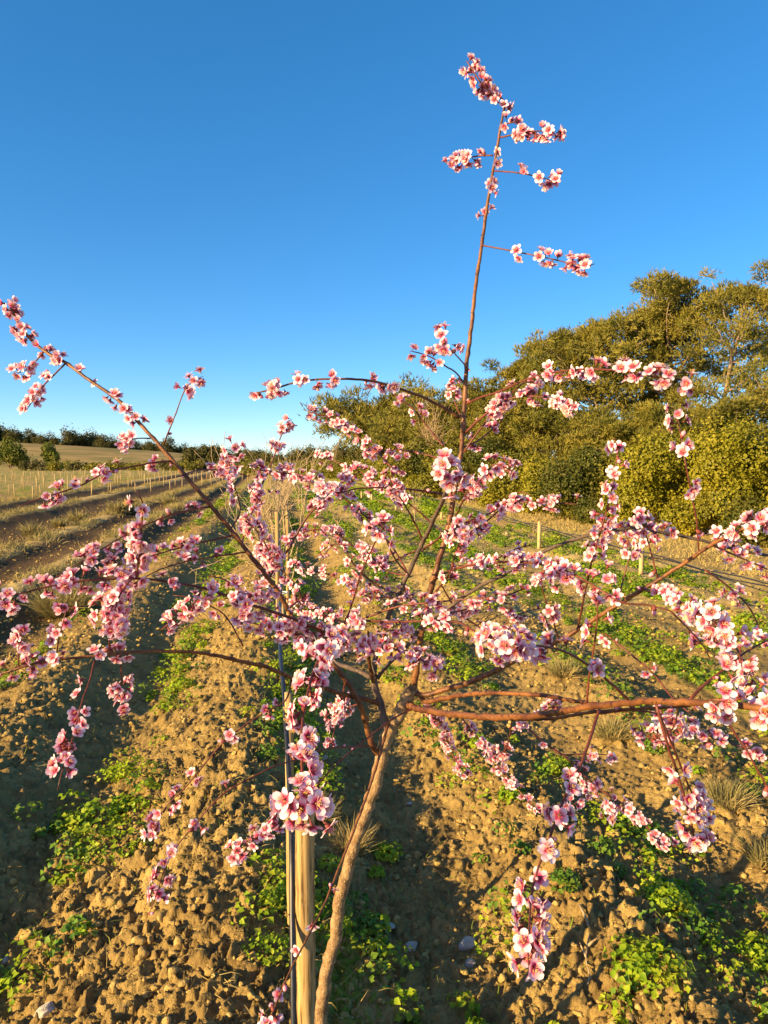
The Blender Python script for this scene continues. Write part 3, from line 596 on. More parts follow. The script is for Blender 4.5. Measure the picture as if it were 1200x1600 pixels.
br(Tw,4,2.2,[(902,985,1.54),(913,931,1.45),(922,890,1.4),(932,850,1.38),(944,812,1.36),(955,770,1.35),(961,735,1.35),(965,704,1.35),(960,685,1.35)],[(.35,.9,60),(.93,1,50)])
br(Tw,5,3,[(680,905,1.71),(700,893,1.66),(730,884,1.6),(780,878,1.5),(825,879,1.4),(867,886,1.33),(902,900,1.28),(937,921,1.24),(972,942,1.22),(1010,945,1.22),(1050,955,1.2)],[(.3,.45,50),(.45,.85,90)])
br(Tw,5,3,[(1005,920,1.42),(1040,930,1.3),(1070,945,1.2),(1095,960,1.1),(1120,975,1.02),(1150,1010,1.0),(1160,1045,1.0)],[(.15,.5,55),(.55,1,75)])
br(Tw,4,2.5,[(1049,956,1.2),(1077,984,1.25),(1098,1008,1.3),(1110,1030,1.3)],[(.1,.3,30),(.7,1,40)])
br(Tw,4,2.5,[(1102,891,1.4),(1130,910,1.42),(1158,935,1.44),(1175,956,1.45),(1190,990,1.45)],[(.2,.6,60),(.8,1,40)])
br(Tw,4,2.5,[(1112,852,1.35),(1147,867,1.38),(1205,892,1.4)],[(.2,1,45)])
br(Tw,4,2.5,[(1115,850,1.35),(1125,835,1.35),(1140,825,1.36)],[(.3,1,80)])
br(Tw,5,3,[(540,978,1.6),(567,970,1.5),(613,972,1.42),(663,970,1.36),(713,972,1.32),(740,985,1.28),(775,1000,1.22),(790,1015,1.1)],[(.05,.25,40),(.45,1,60)])
br(Tw,4.5,2.5,[(527,1000,1.6),(567,1003,1.5),(613,1013,1.4),(647,1027,1.32),(670,1035,1.28),(690,1050,1.24)],[(.1,1,62)])
br(Tw,4.5,2.5,[(560,970,1.65),(613,950,1.6),(657,943,1.56),(713,938,1.52),(760,935,1.48),(800,945,1.45)],[(.2,1,55)])
br(Tw,3.8,2.2,[(690,960,1.7),(730,952,1.75),(780,935,1.8),(830,915,1.8),(870,895,1.8)],[(.15,1,60)])
br(Tw,3.8,2.2,[(696,845,1.7),(740,830,1.75),(790,790,1.75),(815,785,1.72),(850,785,1.7),(905,788,1.68)],[(.1,1,80)])
br(Tw,3.8,2.2,[(700,830,1.7),(730,815,1.7),(770,800,1.72),(810,770,1.74),(830,775,1.72)],[(.15,.6,50)])
br(Tw,3.6,2.2,[(665,955,1.75),(640,930,1.9),(610,925,2.0),(570,900,2.0),(545,870,2.0),(540,850,2.0)],[(.3,1,45)])
br(Tw,3.6,2.2,[(672,935,1.7),(700,900,1.55),(710,870,1.45),(720,840,1.35),(722,825,1.3)],[(.2,.4,40),(.65,1,80)])
br(Tw,3.4,2,[(720,870,1.9),(760,880,1.95),(800,860,2.0),(835,850,2.0)],[(.1,1,45)])
br(Tw,3.4,2,[(690,915,1.9),(720,960,1.95),(770,985,1.95),(810,960,1.9),(845,950,1.9)],[(.1,1,60)])
br(Tw,3.4,2,[(720,700,1.68),(745,690,1.7),(770,670,1.74),(790,650,1.76)],[(.1,1,50)])
br(Tw,3.4,2,[(727,660,1.67),(715,640,1.72),(705,610,1.74),(698,600,1.74)],[(.5,1,60)])
br(Tw,4,2,[(770,1120,1.9),(811,1128,1.92),(850,1160,1.95),(885,1184,1.95),(909,1208,1.95),(937,1233,1.94),(965,1250,1.92),(990,1271,1.9),(1014,1296,1.88),(1039,1317,1.86),(1062,1324,1.85)],[(.1,.3,25),(.42,.6,80),(.66,1,90)])
br(Tw,4,2,[(935,1115,1.3),(990,1110,1.3),(1040,1118,1.3),(1081,1138,1.3),(1112,1152,1.3),(1147,1163,1.3),(1185,1178,1.3),(1210,1195,1.3)],[(.3,.75,75),(.85,1,50)])
br(Tw,3,1.8,[(660,1100,2.0),(685,1125,2.2),(700,1160,2.3),(712,1188,2.3),(733,1215,2.3)],[(.25,1,110)])
br(Tw,3,1.8,[(720,1120,2.1),(740,1145,2.2),(762,1172,2.2),(785,1205,2.2),(820,1245,2.15),(850,1270,2.1),(890,1262,2.1),(930,1225,2.1)],[(.1,1,90)])
br(Tw,3,1.8,[(955,1245,1.9),(950,1275,1.9),(945,1305,1.9)],[(.2,1,90)])
br(Tw,3,1.8,[(880,1180,1.95),(920,1178,1.95),(960,1180,1.95)],[(.5,1,90)])
br(Tw,3,1.8,[(880,1095,1.6),(860,1105,1.8),(845,1115,1.9)],[(.2,1,50)])
br(Tw,3,1.8,[(800,1125,1.5),(790,1170,1.7),(760,1185,1.9)],[(.5,1,60)])
br(Tw,3,1.8,[(1190,1110,.95),(1175,1060,1.1),(1165,1040,1.2),(1150,1000,1.3)],[(.1,.9,45)])
br(Tw,3.4,2,[(655,1015,1.73),(640,990,1.6),(610,985,1.5),(575,1000,1.4),(555,1020,1.35)],[(.3,1,50)])
br(Tw,3.4,2,[(430,917,1.65),(405,930,1.55),(380,925,1.48),(350,905,1.42),(325,900,1.4)],[(.1,1,60)])
br(Tw,3.4,2,[(492,1007,1.67),(470,990,1.6),(440,985,1.5),(400,975,1.42),(370,965,1.38)],[(.2,1,55)])
br(Tw,3.2,2,[(360,827,1.63),(375,800,1.66),(370,770,1.68),(360,745,1.7),(352,720,1.7)],[(.4,1,70)])
br(Tw,3.2,2,[(637,900,1.76),(600,890,1.85),(570,860,1.9),(530,850,1.95),(500,860,2.0)],[(.2,1,55)])
br(Tw,3.2,2,[(620,933,1.76),(570,930,1.9),(520,900,2.0),(480,890,2.05),(450,880,2.1)],[(.2,1,60)])
br(Tw,3.2,2,[(874,1001,1.56),(860,960,1.5),(850,930,1.48),(845,900,1.46)],[(.3,1,45)])
br(Tw,3.2,2,[(965,945,1.48),(975,900,1.5),(985,860,1.5),(975,830,1.52)],[(.3,1,40)])
br(Tw,3.2,2,[(1060,1097,1.0),(1050,1140,1.15),(1010,1150,1.3),(1000,1130,1.35)],[(.4,1,55)])
br(Tw,3.2,2,[(560,1100,1.75),(530,1110,1.9),(505,1120,2.0)],[(.3,1,60)])
br(Tw,3.2,2,[(283,743,1.6),(310,735,1.7),(350,735,1.8),(390,745,1.85)],[(.5,1,60)])
EXTRA=[(697,535,1.25,9,.030),(700,735,1.02,12,.038),(600,826,1.08,5,.022),(478,1255,.75,17,.034),(1182,818,1.15,9,.030),(715,830,1.25,8,.030),(365,700,1.55,7,.026),(357,720,1.55,4,.02),(175,955,1.2,10,.035),(500,1010,1.0,9,.035),(790,1012,.9,9,.032),(1120,975,.98,8,.03),(380,945,1.3,9,.035),(545,905,1.5,2,.01),(1126,1095,.88,4,.02),(1185,1100,.88,5,.025),(1090,1310,1.1,5,.02),(823,1500,.83,4,.02),(868,1275,1.0,1,.006),(523,1397,1.45,1,.006),(488,1438,1.4,1,.006),(467,1482,1.35,1,.006),(600,1018,1.2,6,.025),(670,1040,1.25,6,.025),(500,1120,1.9,0,.01),(405,1308,1.36,6,.02),(420,1110,1.5,2,.01),(370,1158,1.5,2,.01),(785,735,1.6,8,.03),(10,940,1.15,3,.015),(560,970,1.35,5,.02),(440,985,1.35,6,.025),(430,890,1.8,8,.035),(410,760,1.8,8,.04),(590,460+300,1.8,4,.025),(625,720,1.9,9,.04),(940,910,1.25,8,.03),(1195,1010,1.4,4,.03),(880,905,1.3,6,.03),(1010,850,1.6,5,.03)]
# solid connecting pieces
flowers=[]; rf=np.random.default_rng(21); buds=[]
cntk={}
for kind,w0,w1,pts,bl in B:
    d=np.array([p_[2] for p_ in pts]); C=np.array([P(*p_) for p_ in pts]); sub=5 if kind!=Tw else 4
    CD=catmull(np.hstack([C,d[:,None]]),sub); Cc=CD[:,:3]; dd=CD[:,3]
    Rr=np.linspace(w0,w1,len(Cc))*.5*dd/F_PX*(1.0 if kind!=Tw else .92); L_=np.concatenate([[0],np.cumsum(np.linalg.norm(np.diff(Cc,axis=0),axis=1))])
    # knobbly growth: nodes every 2.5 cm
    n2=max(6,int(L_[-1]/.012)); s_=np.linspace(0,L_[-1],n2); Cc=np.array([np.interp(s_,L_,Cc[:,k]) for k in range(3)]).T; Rr=np.interp(s_,L_,Rr)
    wob=rf.normal(0,1,Cc.shape)*Rr[:,None]*.11; wob[0]=0; Cc=Cc+wob
    Rr=Rr*(1+.16*(np.arange(n2)%3==0)*rf.random(n2)); Rr[-1]*=.5
    V_,F_=tube(Cc-TL,Rr*.9,(12 if w0>8 else 9) if kind!=Tw else 6,.10 if w0>8 else .05,rnd=rf)
    nm={'grey':'limb','limb':'branch','twig':'twig'}[kind]
    if kind=='limb' and w0<=5.5: nm='twig'
    mesh_obj(nm,V_,F_,{'grey':M_grey,'limb':M_limb,'twig':M_twig}[kind],parent=tr)
    T_=unit(np.gradient(Cc,axis=0))
    for t0,t1,pm in bl:
        s=t0*s_[-1]; e=t1*s_[-1]
        nn=max(1,int((e-s)*pm*1.8+.5))
        # flowers sit in little groups at nodes
        k=0
        while k<nn:
            g_=min(nn-k,1+int(rf.random()*2.6)); sp=s+(e-s)*rf.random()
            for _ in range(g_):
                q=min(max(sp+rf.normal(0,.005),0),s_[-1]); c=np.array([np.interp(q,s_,Cc[:,j]) for j in range(3)]); tt=np.array([np.interp(q,s_,T_[:,j]) for j in range(3)])
                n_=rf.normal(0,1,3); n_-=tt*np.dot(n_,tt); n_=n_/np.linalg.norm(n_)+tt*rf.normal(0,.25)+np.array([-.10,-.22,.05]); n_/=np.linalg.norm(n_)
                flowers.append((c,n_,rf.random(),.007+.007*rf.random()))
            k+=g_
    # stray buds
    for _ in range(int(s_[-1]*9)):
        q=rf.random()*s_[-1]; c=np.array([np.interp(q,s_,Cc[:,j]) for j in range(3)]); n_=unit(rf.normal(0,1,3))
        if np.interp(q,s_,Rr)>.0032: continue
        buds.append((c,n_))
for px,py,d,nn,rad in EXTRA:
    c0=P(px,py,d)
    for _ in range(nn):
        n_=unit(rf.normal(0,1,3)+np.array([-.25,-.5,.1])); flowers.append((c0,n_,rf.random(),rad*(.35+.65*rf.random())))
print('flowers',len(flowers),'branches',len(B))

def petal_flower(seed, opening, deep, hi=True):
    """returns petals, stamens, calyx pieces in unit of flower radius, facing +Z"""
    r=np.random.default_rng(seed); Pa=Acc(); St=Acc(); Ca=Acc(); nu,nv=(5,6) if hi else (3,4)
    for k in range(5):
        az=k*2*math.pi/5+r.normal(0,.08); el=opening+r.normal(0,.12); Lp=1.0+r.normal(0,.06); Wd=.62*(1+r.normal(0,.08)); cur=.35+r.normal(0,.15); tw=r.normal(0,.15)
        tt=np.linspace(0,1,nv); uu=np.linspace(-1,1,nu); TT,UU=np.meshgrid(tt,uu,indexing='ij')
        wid=Wd*.5*(np.sin(np.clip(TT,0,1)**.75*math.pi*.86)**.8+.10)*np.where(TT>.99,.78,1); notch=-.07*(1-np.abs(UU))*(TT>.95)+(-.12*np.abs(UU)**2*(TT>.8))
        rad=.10+Lp*(TT+notch)*.92; y_=UU*wid; ang=el+cur*(TT-.5)*-.5
        z_=rad*np.sin(el)*(.55+.45*TT)+.16*(UU**2)*wid*1.2 - .10*cur*TT**2*3*.4+tw*UU*wid*.5+.03*r.normal(0,1,TT.shape)*TT
        x_=rad*np.cos(el)
        X_=x_*math.cos(az)-y_*math.sin(az); Y_=x_*math.sin(az)+y_*math.cos(az)
        Vp=np.stack([X_,Y_,z_+(k%2)*.02],-1).reshape(-1,3); i_=(np.arange(nv-1)[:,None]*nu+np.arange(nu-1)[None,:]).ravel()
        A_=np.stack([TT,(UU+1)/2,np.full_like(TT,np.clip(deep+r.normal(0,.1),0,1))],-1).reshape(-1,3)
        Pa.add(Vp,[np.stack([i_,i_+nu,i_+nu+1,i_+1],-1)],A_)
    ns=20 if hi else 9
    for k in range(ns):
        az=r.random()*6.28; tl=r.random()*.75*(1 if opening<.7 else .5); Ls=.45+.22*r.random()
        d=np.array([math.cos(az)*math.sin(tl),math.sin(az)*math.sin(tl),math.cos(tl)]); b0=np.array([d[0]*.1,d[1]*.1,.03]); tip=b0+d*Ls
        V_,F_=tube(np.array([b0,(b0+tip)/2,tip]),[.016,.013,.011] if hi else [.02,.018,.016],3,cap=False); St.add(V_,F_,np.repeat(np.array([[0.],[.35],[.6]]),3,0)*np.ones((1,3)))
        o8=np.array([[1,0,0],[-1,0,0],[0,1,0],[0,-1,0],[0,0,1],[0,0,-1]])*(.045 if hi else .055)+tip
        St.add(o8,[np.array([[0,2,4],[2,1,4],[1,3,4],[3,0,4],[2,0,5],[1,2,5],[3,1,5],[0,3,5]])],np.ones((6,3)))
    V_,F_=tube(np.array([[0,0,.06],[0,0,-.05],[0,0,-.3],[0,0,-.42],[0,0,-.75]]),[.20,.21,.15,.06,.05],6); Ca.add(V_,F_)
    for k in range(5):
        az=(k+.5)*2*math.pi/5; c,s=math.cos(az),math.sin(az); w=.13
        Ca.add(np.array([[.15*c-w*s,.15*s+w*c,.03],[.15*c+w*s,.15*s-w*c,.03],[.42*c,.42*s,.10+.2*math.sin(opening)]]),[np.array([[0,1,2]])])
    return Pa,St,Ca
def acc_arr(a): return np.concatenate(a.V), (np.concatenate(a.F3) if a.F3 else None),(np.concatenate(a.F4) if a.F4 else None),np.concatenate(a.A)
NV=14; openings=[.12,.25,.35,.45,.55,.2,.8,.3,.5,.15,1.0,.4,.65,.3]; deeps=[.15,.5,.2,.8,.4,.05,.9,.6,.2,.45,1.0,.3,.7,.1]
VAR=[petal_flower(100+k,openings[k],deeps[k]) for k in range(NV)]; VARL=[petal_flower(100+k,openings[k],deeps[k],False) for k in range(NV)]
def frame(n_,spin):
    n_=n_/np.linalg.norm(n_); a_=np.array([0,0,1.]) if abs(n_[2])<.9 else np.array([1.,0,0]); t_=np.cross(a_,n_); t_/=np.linalg.norm(t_); b_=np.cross(n_,t_)
    t2=t_*math.cos(spin)+b_*math.sin(spin); b2=np.cross(n_,t2); return np.stack([t2,b2,n_],1)
# rank by apparent size
items=[]
for (c,n_,rv,off) in flowers:
    size=.0118+.0036*rf.random(); pos=c+n_*(off+.004); rel=pos-np.array([0,0,CAM_H]); dep=rel@FW
    sx=600+F_PX*(rel@RT)/dep; sy=800-F_PX*(rel@UP)/dep; inside=-10<sx<1210 and -10<sy<1610
    items.append((size/dep if inside else 0, pos, n_, int(rf.integers(0,NV)), size, rf.random()*6.28))
items.sort(key=lambda t_:-t_[0])
tmpl=[]
from mathutils import Matrix
for k,(_,pos,n_,vi,size,spin) in enumerate(items[:100]):
    while len(tmpl)<=vi: tmpl.append(None)
    if tmpl[vi] is None:
        Pa,St,Ca=VAR[vi]; o=Pa.build('blossom',M_petal,tr); s_=St.build('stamens',M_stamen,o); c_=Ca.build('calyx',M_calyx,o); tmpl[vi]=(o.data,s_.data,c_.data)
    else:
        o=link_mesh('blossom',tmpl[vi][0],tr); s_=link_mesh('stamens',tmpl[vi][1],o); c_=link_mesh('calyx',tmpl[vi][2],o)
    R3=frame(n_,spin); M4=Matrix([list(R3[i_]*size)+[float(pos[i_]-TL[i_])] for i_ in range(3)]+[[0,0,0,1]]); o.matrix_local=M4
acc=Acc(); VL=[[acc_arr(p_) for p_ in v_] for v_ in VARL]; VH=[[acc_arr(p_) for p_ in v_] for v_ in VAR]
for k,(ap,pos,n_,vi,size,spin) in enumerate(items[100:]):
    R3=frame(n_,spin)
    for mi,(Vm,f3,f4,Am) in enumerate((VH if k<250 else VL)[vi]):
        acc.add(Vm@R3.T*size+pos-TL,[f for f in (f3,f4) if f is not None],Am,mi)
o=acc.build('small_blossoms',[M_petal,M_stamen,M_calyx],tr); o['kind']='stuff'
# buds
acc=Acc()
for c,n_ in buds:
    if rf.random()<.1: continue
    s=.0028+.0042*rf.random(); R3=frame(unit(n_),0); e=(IV1*np.array([.75,.75,1.25]))
    acc.add((e+np.array([0,0,1.6]))@R3.T*s+c-TL,[IF1],np.stack([np.full(len(e),.45),np.full(len(e),.5),np.full(len(e),.6)],-1),0)
    V_,F_=tube(np.array([[0,0,-.4],[0,0,.4],[0,0,1.3]]),[.3,.65,.72],6); acc.add(V_@R3.T*s+c-TL,F_,None,1)
o=acc.build('buds',[M_petal,M_calyx],tr); o['kind']='stuff'

# ------------------------------------------------------------------ stakes and pipe
def stake(px, ytop, d, w, label, m=M_stake, group=None, lean=(0,0), name='wooden_stake', zbot=None, n=14, parent=None):
    top=P(px,ytop,d); x,y=top[0],top[1]; zb=hgt(x,y)-.1; H=top[2]-zb; r=np.random.default_rng(int(px*7+ytop)); N=16 if d<4 else 4
    zz=np.linspace(0,H,N); C=np.stack([lean[0]*(zz-H)+r.normal(0,.0008,N),lean[1]*(zz-H)+r.normal(0,.0008,N),zz],-1)
    rad=w*.5*d/F_PX; Rr=np.full(N,rad); Rr[-1]*=.93; V_,F_=tube(C,Rr,n,.012,rnd=r)
    o=mesh_obj(name,V_,F_,m); o.location=(x,y,zb); tag(o,label,'stake',group); return o
stake(476,1245,1.86,30,'thick round wooden stake with cracked grain beside the trunk',n=20)
stake(451,1082,2.35,13,'slim golden pole behind the thick stake')
stake(433,800,5.9,7,'slender pole left of the bare sapling in the row')
stake(449,800,6.1,6,'slender pole right of the bare sapling in the row')
pp=[(462,1760,1.72),(459,1600,1.78),(457,1450,1.86),(455,1290,2.0),(445,1100,2.4),(437,990,3.0),(440,880,4.5),(437,850,6),(434,800,9.5),(431,770,15),(430,750,25)]
C=catmull([P(*p_) for p_ in pp],8); V_,F_=tube(C,.0078,10)
o=mesh_obj('drip_pipe',V_,F_,M_pipe); tag(o,'black irrigation pipe running along the row past the thick stake','pipe')
V_,F_=tube(np.array([[math.cos(a_)*.03,math.sin(a_)*.03*1.0,.0] for a_ in np.linspace(0,6.2,16)])+P(441,926,4.0),.004,6)
o=mesh_obj('white_tie',V_,F_,M_tie); tag(o,'white tie around the pole and pipe behind the tree','tie')
# next row to the right
for px,yt,d,w,lb in ((843,815,12.8,6,'tall pale stake in front of the hedge gap, farthest of the four beside the pipe'),(915,862,11.2,6,'short stake between the two tallest of the right hand row'),(1003,843,9.7,7,'tallest pale stake right of centre, with the pipe tied on'),(1148,920,7.7,9,'stake nearest the right edge of the photo, half hidden by blossom')):
    stake(px,yt,d,w,lb,M_pale,'pale stakes of the right hand row')
for k,(px,yt,d,w) in enumerate([(792,832,14.6,5),(751,838,16,6),(731,815,17.5,4),(690,800,19.5,3.5),(666,812,21,4),(647,790,22,3),(619,772,22.5,3.5),(607,795,24,3),(581,772,26,3),(565,768,28,2.6),(553,766,32,2.4),(541,762,36,2.4),(531,760,40,2.2),(523,757,46,2)]):
    stake(px,yt,d,w,'small pale stake in the receding right hand row beyond the tall ones',M_pale,'receding stakes of the right hand row')
for u0,zz,lb in ((4.9,.42,'thin black pipe strung along the stakes of the right hand row'),(5.25,.30,'second thin black pipe just behind the first in the right hand row')):
    vs=np.linspace(5.5,45,60); x,y=uv2xy(np.full(60,u0),vs); C=np.stack([x,y,zz+.02*np.sin(vs*3.1)],-1); V_,F_=tube(C,.007,6)
    o=mesh_obj('drip_pipe',V_,F_,M_pipe); tag(o,lb,'pipe')
# stake plot on the left: rows of short stakes, each with a bare shoot
proto=None; r=np.random.default_rng(4); cnt=0; o0=np.array([-14.4,27.5]); dr=unit(np.array([.19,.98])); la=np.array([-dr[1],dr[0]])
for row in range(11):
    for k in range(26):
        p_=o0+dr*(k*1.75+ (row%2)*.5)+la*(row*2.6-1.0)+r.normal(0,.12,2); x,y=p_
        if y<22 or x/y<-.60 or y>86 or cnt>=230: continue
        z=hgt(x,y)-.05
        if proto is None:
            V_,F_=tube(np.array([[0,0,0],[.004,0,.35],[0,.004,.68]]),[.022,.021,.020],8); proto=mesh_obj('plot_stake',V_,F_,M_pale); o=proto
        else: o=proto.copy(); COL.objects.link(o)
        o.location=(x,y,z); o.rotation_euler=(r.normal(0,.03),r.normal(0,.03),r.random()*6); o.scale=(1,1,.7+.4*r.random())
        tag(o,'short pale stake in the rows of the planted plot on the left','stake','short stakes of the left plot'); cnt+=1
print('plot stakes',cnt)

# bare saplings
def bare_tree(name, x, y, H, spread, label, group=None, seed=0, rad=.016, m=M_bare, nb=16, up=.75):
    r=np.random.default_rng(seed); root=empty(name,(x,y,hgt(x,y)-.03),label,'sapling',group)
    zz=np.linspace(0,H*.45,8); C=np.stack([r.normal(0,.01,8).cumsum(),r.normal(0,.01,8).cumsum(),zz],-1); V_,F_=tube(C,np.linspace(rad,rad*.7,8),8,.1,rnd=r); mesh_obj('trunk',V_,F_,m,parent=root)
    acc=Acc()
    def limb(p0,d,L,r0,lev):
        n_=6; pts=[p0]; dd=d.copy()
        for _ in range(n_): dd=unit(dd+r.normal(0,.13,3)+np.array([0,0,.07])); pts.append(pts[-1]+dd*L/n_)
        V_,F_=tube(np.array(pts),np.linspace(r0,max(.0022,r0*.4),n_+1),5,.1,rnd=r); acc.add(V_,F_)
        if lev>0:
            for _ in range(4 if lev>1 else 3):
                k=r.integers(1,n_+1); limb(pts[k],unit(dd+r.normal(0,.55,3)),L*.55,r0*.55,lev-1)
    for k in range(nb):
        a_=r.random()*6.28; zi=r.integers(3,8); d=unit(np.array([math.cos(a_)*spread,math.sin(a_)*spread,up+.6*r.random()])); limb(C[zi],d,H*(.35+.3*r.random()),rad*.5,2)
    acc.build('branches',m,root); return root
x,y=GP(443,1010); bare_tree('bare_sapling',x,y,1.75,.65,'leafless many stemmed sapling standing directly behind the blossoming tree',None,3,.015,M_bare,10)
for k,(v,H,lb) in enumerate(((10.4,1.5,'leafless sapling, second behind the blossoming tree in its row'),(14.5,1.4,'leafless sapling, third behind the blossoming tree in its row'),(19,1.4,'leafless sapling farthest down the row of the blossoming tree'))):
    x,y=uv2xy(.05+.1*k,v); bare_tree('bare_sapling',x,y,H,.5,lb,'bare saplings of the middle row',10+k,.02,M_bare,9)
for k,(px,py,H,lb) in enumerate(((527,850,.95,'whitish bare sapling in the right hand row, nearer the centre of the photo'),(647,822,.9,'thin whitish sapling beside a stake left of the leader stem'),(720,850,.8,'bare sapling seen right behind the leader stem'))):
    x,y=GP(px,py); bare_tree('bare_sapling',x,y,H,.35,lb,'bare saplings of the right hand row',20+k,.013,M_bare,5)

# ------------------------------------------------------------------ trees
def pine(name, x, y, H, Wd, label, seed, lean=0.0, base=.35, leaf=.17, pads=110, group='pines behind the hedge', tufts=75, z0=None):
    r=np.random.default_rng(seed); z=hgt(x,y) if z0 is None else z0; root=empty(name,(x,y,z-.1),label,'pine tree',group)
    N=14; zz=np.linspace(0,H*.93,N); C=np.stack([lean*zz+np.cumsum(r.normal(0,.06,N)),np.cumsum(r.normal(0,.05,N)),zz],-1); r0=H*.016
    V_,F_=tube(C,np.linspace(r0,r0*.18,N),9,.08,rnd=r); mesh_obj('trunk',V_,F_,M_pbark,parent=root)
    lim=Acc(); fol=Acc(); nl=int(pads/4)
    for k in range(nl):
        t_=base+(1-base)*((k+.5)/nl)**.85; zi=t_*H*.93; c=np.array([np.interp(zi,zz,C[:,j]) for j in range(3)]); a_=k*2.4+r.normal(0,.5)
        prof=math.sin(min(1,(t_-base)/(1-base)*.92+.14)*math.pi)**.55; L_=Wd*.5*prof*(.65+.5*r.random()); d=np.array([math.cos(a_),math.sin(a_),.28+.5*t_*r.random()]); pts=[c]; dd=unit(d)
        for _ in range(5): dd=unit(dd+r.normal(0,.16,3)+np.array([0,0,.06])); pts.append(pts[-1]+dd*L_/5)
        V_,F_=tube(np.array(pts),np.linspace(r0*.33,r0*.07,6),5,.1,rnd=r); lim.add(V_,F_)
        for q in range(4):
            ki=2+q if q<3 else 5; ctr=pts[min(ki,5)]+r.normal(0,.22*L_*.5+.1,3)*np.array([1,1,.5])
            if q<3:
                V_,F_=tube(np.array([pts[min(ki,5)],(pts[min(ki,5)]+ctr)/2+r.normal(0,.05,3),ctr]),[r0*.1,r0*.07,.008],4); lim.add(V_,F_)
            sx=(.34+.34*r.random())*Wd/5.2; n_=int(tufts*(.6+.8*r.random())); pos=r.normal(0,1,(n_,3)); pos=unit(pos)*(r.random((n_,1))**.45)*np.array([sx,sx,sx*.55])
            dirs=unit(pos/np.array([sx,sx,sx*.55])*.8+np.array([0,0,.55])+r.normal(0,.35,(n_,3))); c4=ctr+pos; cv=r.random((n_,1))*.8+.2*r.random()
            for f in range(4):
                d4=unit(dirs+r.normal(0,.42,(n_,3))); s4=unit(np.cross(d4,r.normal(0,1,(n_,3)))); Ln=leaf*(.6+.7*r.random((n_,1))); w4=leaf*.085
                V4=np.stack([c4-s4*w4,c4+s4*w4,c4+d4*Ln+s4*w4*.5,c4+d4*Ln-s4*w4*.5],1).reshape(-1,3); i4=np.arange(n_)*4
                fol.add(V4,[np.stack([i4,i4+1,i4+2,i4+3],-1)],np.repeat(cv,4,0)*np.ones((1,3)))
    lim.build('limbs',M_pbark,root); fol.build('crown',M_pine,root,smooth=False); return root

def bush_mesh(seed, H, Wd, n_, leaf, lobes=16, inner=.25):
    r=np.random.default_rng(seed); cs=[]; 
    for k in range(lobes):
        a_=r.random()*6.28; q=r.random()**.6*Wd*.36; hz=H*(.22+.62*r.random()*(1-.45*(q/(Wd*.36))**2)); cs.append((math.cos(a_)*q,math.sin(a_)*q*.8,hz,Wd*(.09+.17*r.random()**1.3)))
    cs=np.array(cs); pick=r.integers(0,lobes,n_); d=unit(r.normal(0,1,(n_,3))); rad=cs[pick,3]*(1+.22*r.normal(0,1,n_)*(r.random(n_)<.6)); inn=r.random(n_)<inner; rad[inn]*=r.random(inn.sum())
    Ps=cs[pick,:3]+d*rad[:,None]*np.array([1,1,.95]); Ps[:,2]=np.abs(Ps[:,2]); N=unit(d+r.normal(0,.5,(n_,3)))
    q_=H/np.quantile(Ps[:,2],.995); Ps[:,2]*=q_; cs[:,2]*=q_
    acc=Acc(); leaves(acc,Ps,N,leaf,r,1.0,.2); tone=np.repeat(r.random(lobes)[pick],4)[:,None]*.45; acc.A[0]=acc.A[0]*.55+tone; return acc,cs
def bush(name,x,y,H,Wd,label,seed,m,n_=9000,leaf=.075,group='hedge bushes on the right',cat='bush',z0=None,stem=True,lobes=16):
    z=hgt(x,y) if z0 is None else z0; root=empty(name,(x,y,z-.03),label,cat,group); acc,cs=bush_mesh(seed,H,Wd,n_,leaf,lobes); acc.build('crown',m,root,smooth=False)
    if stem:
        s=Acc(); r=np.random.default_rng(seed)
        for c in cs[:9]: 
            V_,F_=tube(np.array([[r.normal(0,.08),r.normal(0,.08),0],[c[0]*.45+r.normal(0,.05),c[1]*.45,c[2]*.5],[c[0],c[1],c[2]]]),[.035*H/2.5,.022*H/2.5,.008],5); s.add(V_,F_)
        s.build('stems',M_pbark,root)
    return root
BX=[600,700,800,900,1000,1100,1200,1300]; BYb=[768,778,795,812,828,842,853,864]
def hedge_at(px, back=0):
    yb=np.interp(px,BX,BYb); x,y=GP(px,yb); k=(y+back)/y; return x*k,y*k
def topH(px,ytop,y): return (HORIZON-ytop)/F_PX*y*1.0+CAM_H
hb=[(1290,650),(1215,655),(1150,668),(1085,672),(1030,690),(965,690),(905,712),(850,715),(800,705),(755,690),(712,690),(672,690),(640,695)]
names=['olive bush beyond the right edge of the photo','yellow green bush against the right edge below the leaning pine','broad yellow green bush left of the one at the right edge','bright hedge bush under the tallest pine','hedge bush under the gap between the two tallest pines','hedge bush behind the long upright blossom twig','darker bush left of the upright blossom twig','round bush beneath the bare lower pine limbs','bush below the drooping blossom spray','bush immediately right of the leader stem','bush immediately left of the leader stem','second bush left of the leader stem','last low bush of the hedge toward the field']
for k,((px,yt),lb) in enumerate(zip(hb,names)):
    x,y=hedge_at(px,.9); H=topH(px,yt,y); Wd=max(2.4,.085*y*1.2); x,y=hedge_at(px,.9+(1.1 if k%2 else -.2)); H*=1+[.06,-.10,.04,-.06,.05,-.12,.08,-.04,.0,.06,-.08,.05,0][k]; bush('hedge_bush',x,y,H,Wd,lb,200+k,[M_hedge4,M_hedge4,M_hedge,M_hedge4,M_hedge,M_hedge2,M_hedge3,M_hedge,M_hedge2,M_hedge3,M_hedge2,M_hedge3,M_hedge2][k],20000 if y<22 else 14000,.034+.0018*y,lobes=19)
low=[(1250,760),(1180,770),(1120,765),(1060,770),(1000,765),(940,765),(880,760),(830,765),(780,755),(735,750),(690,745),(655,745)]
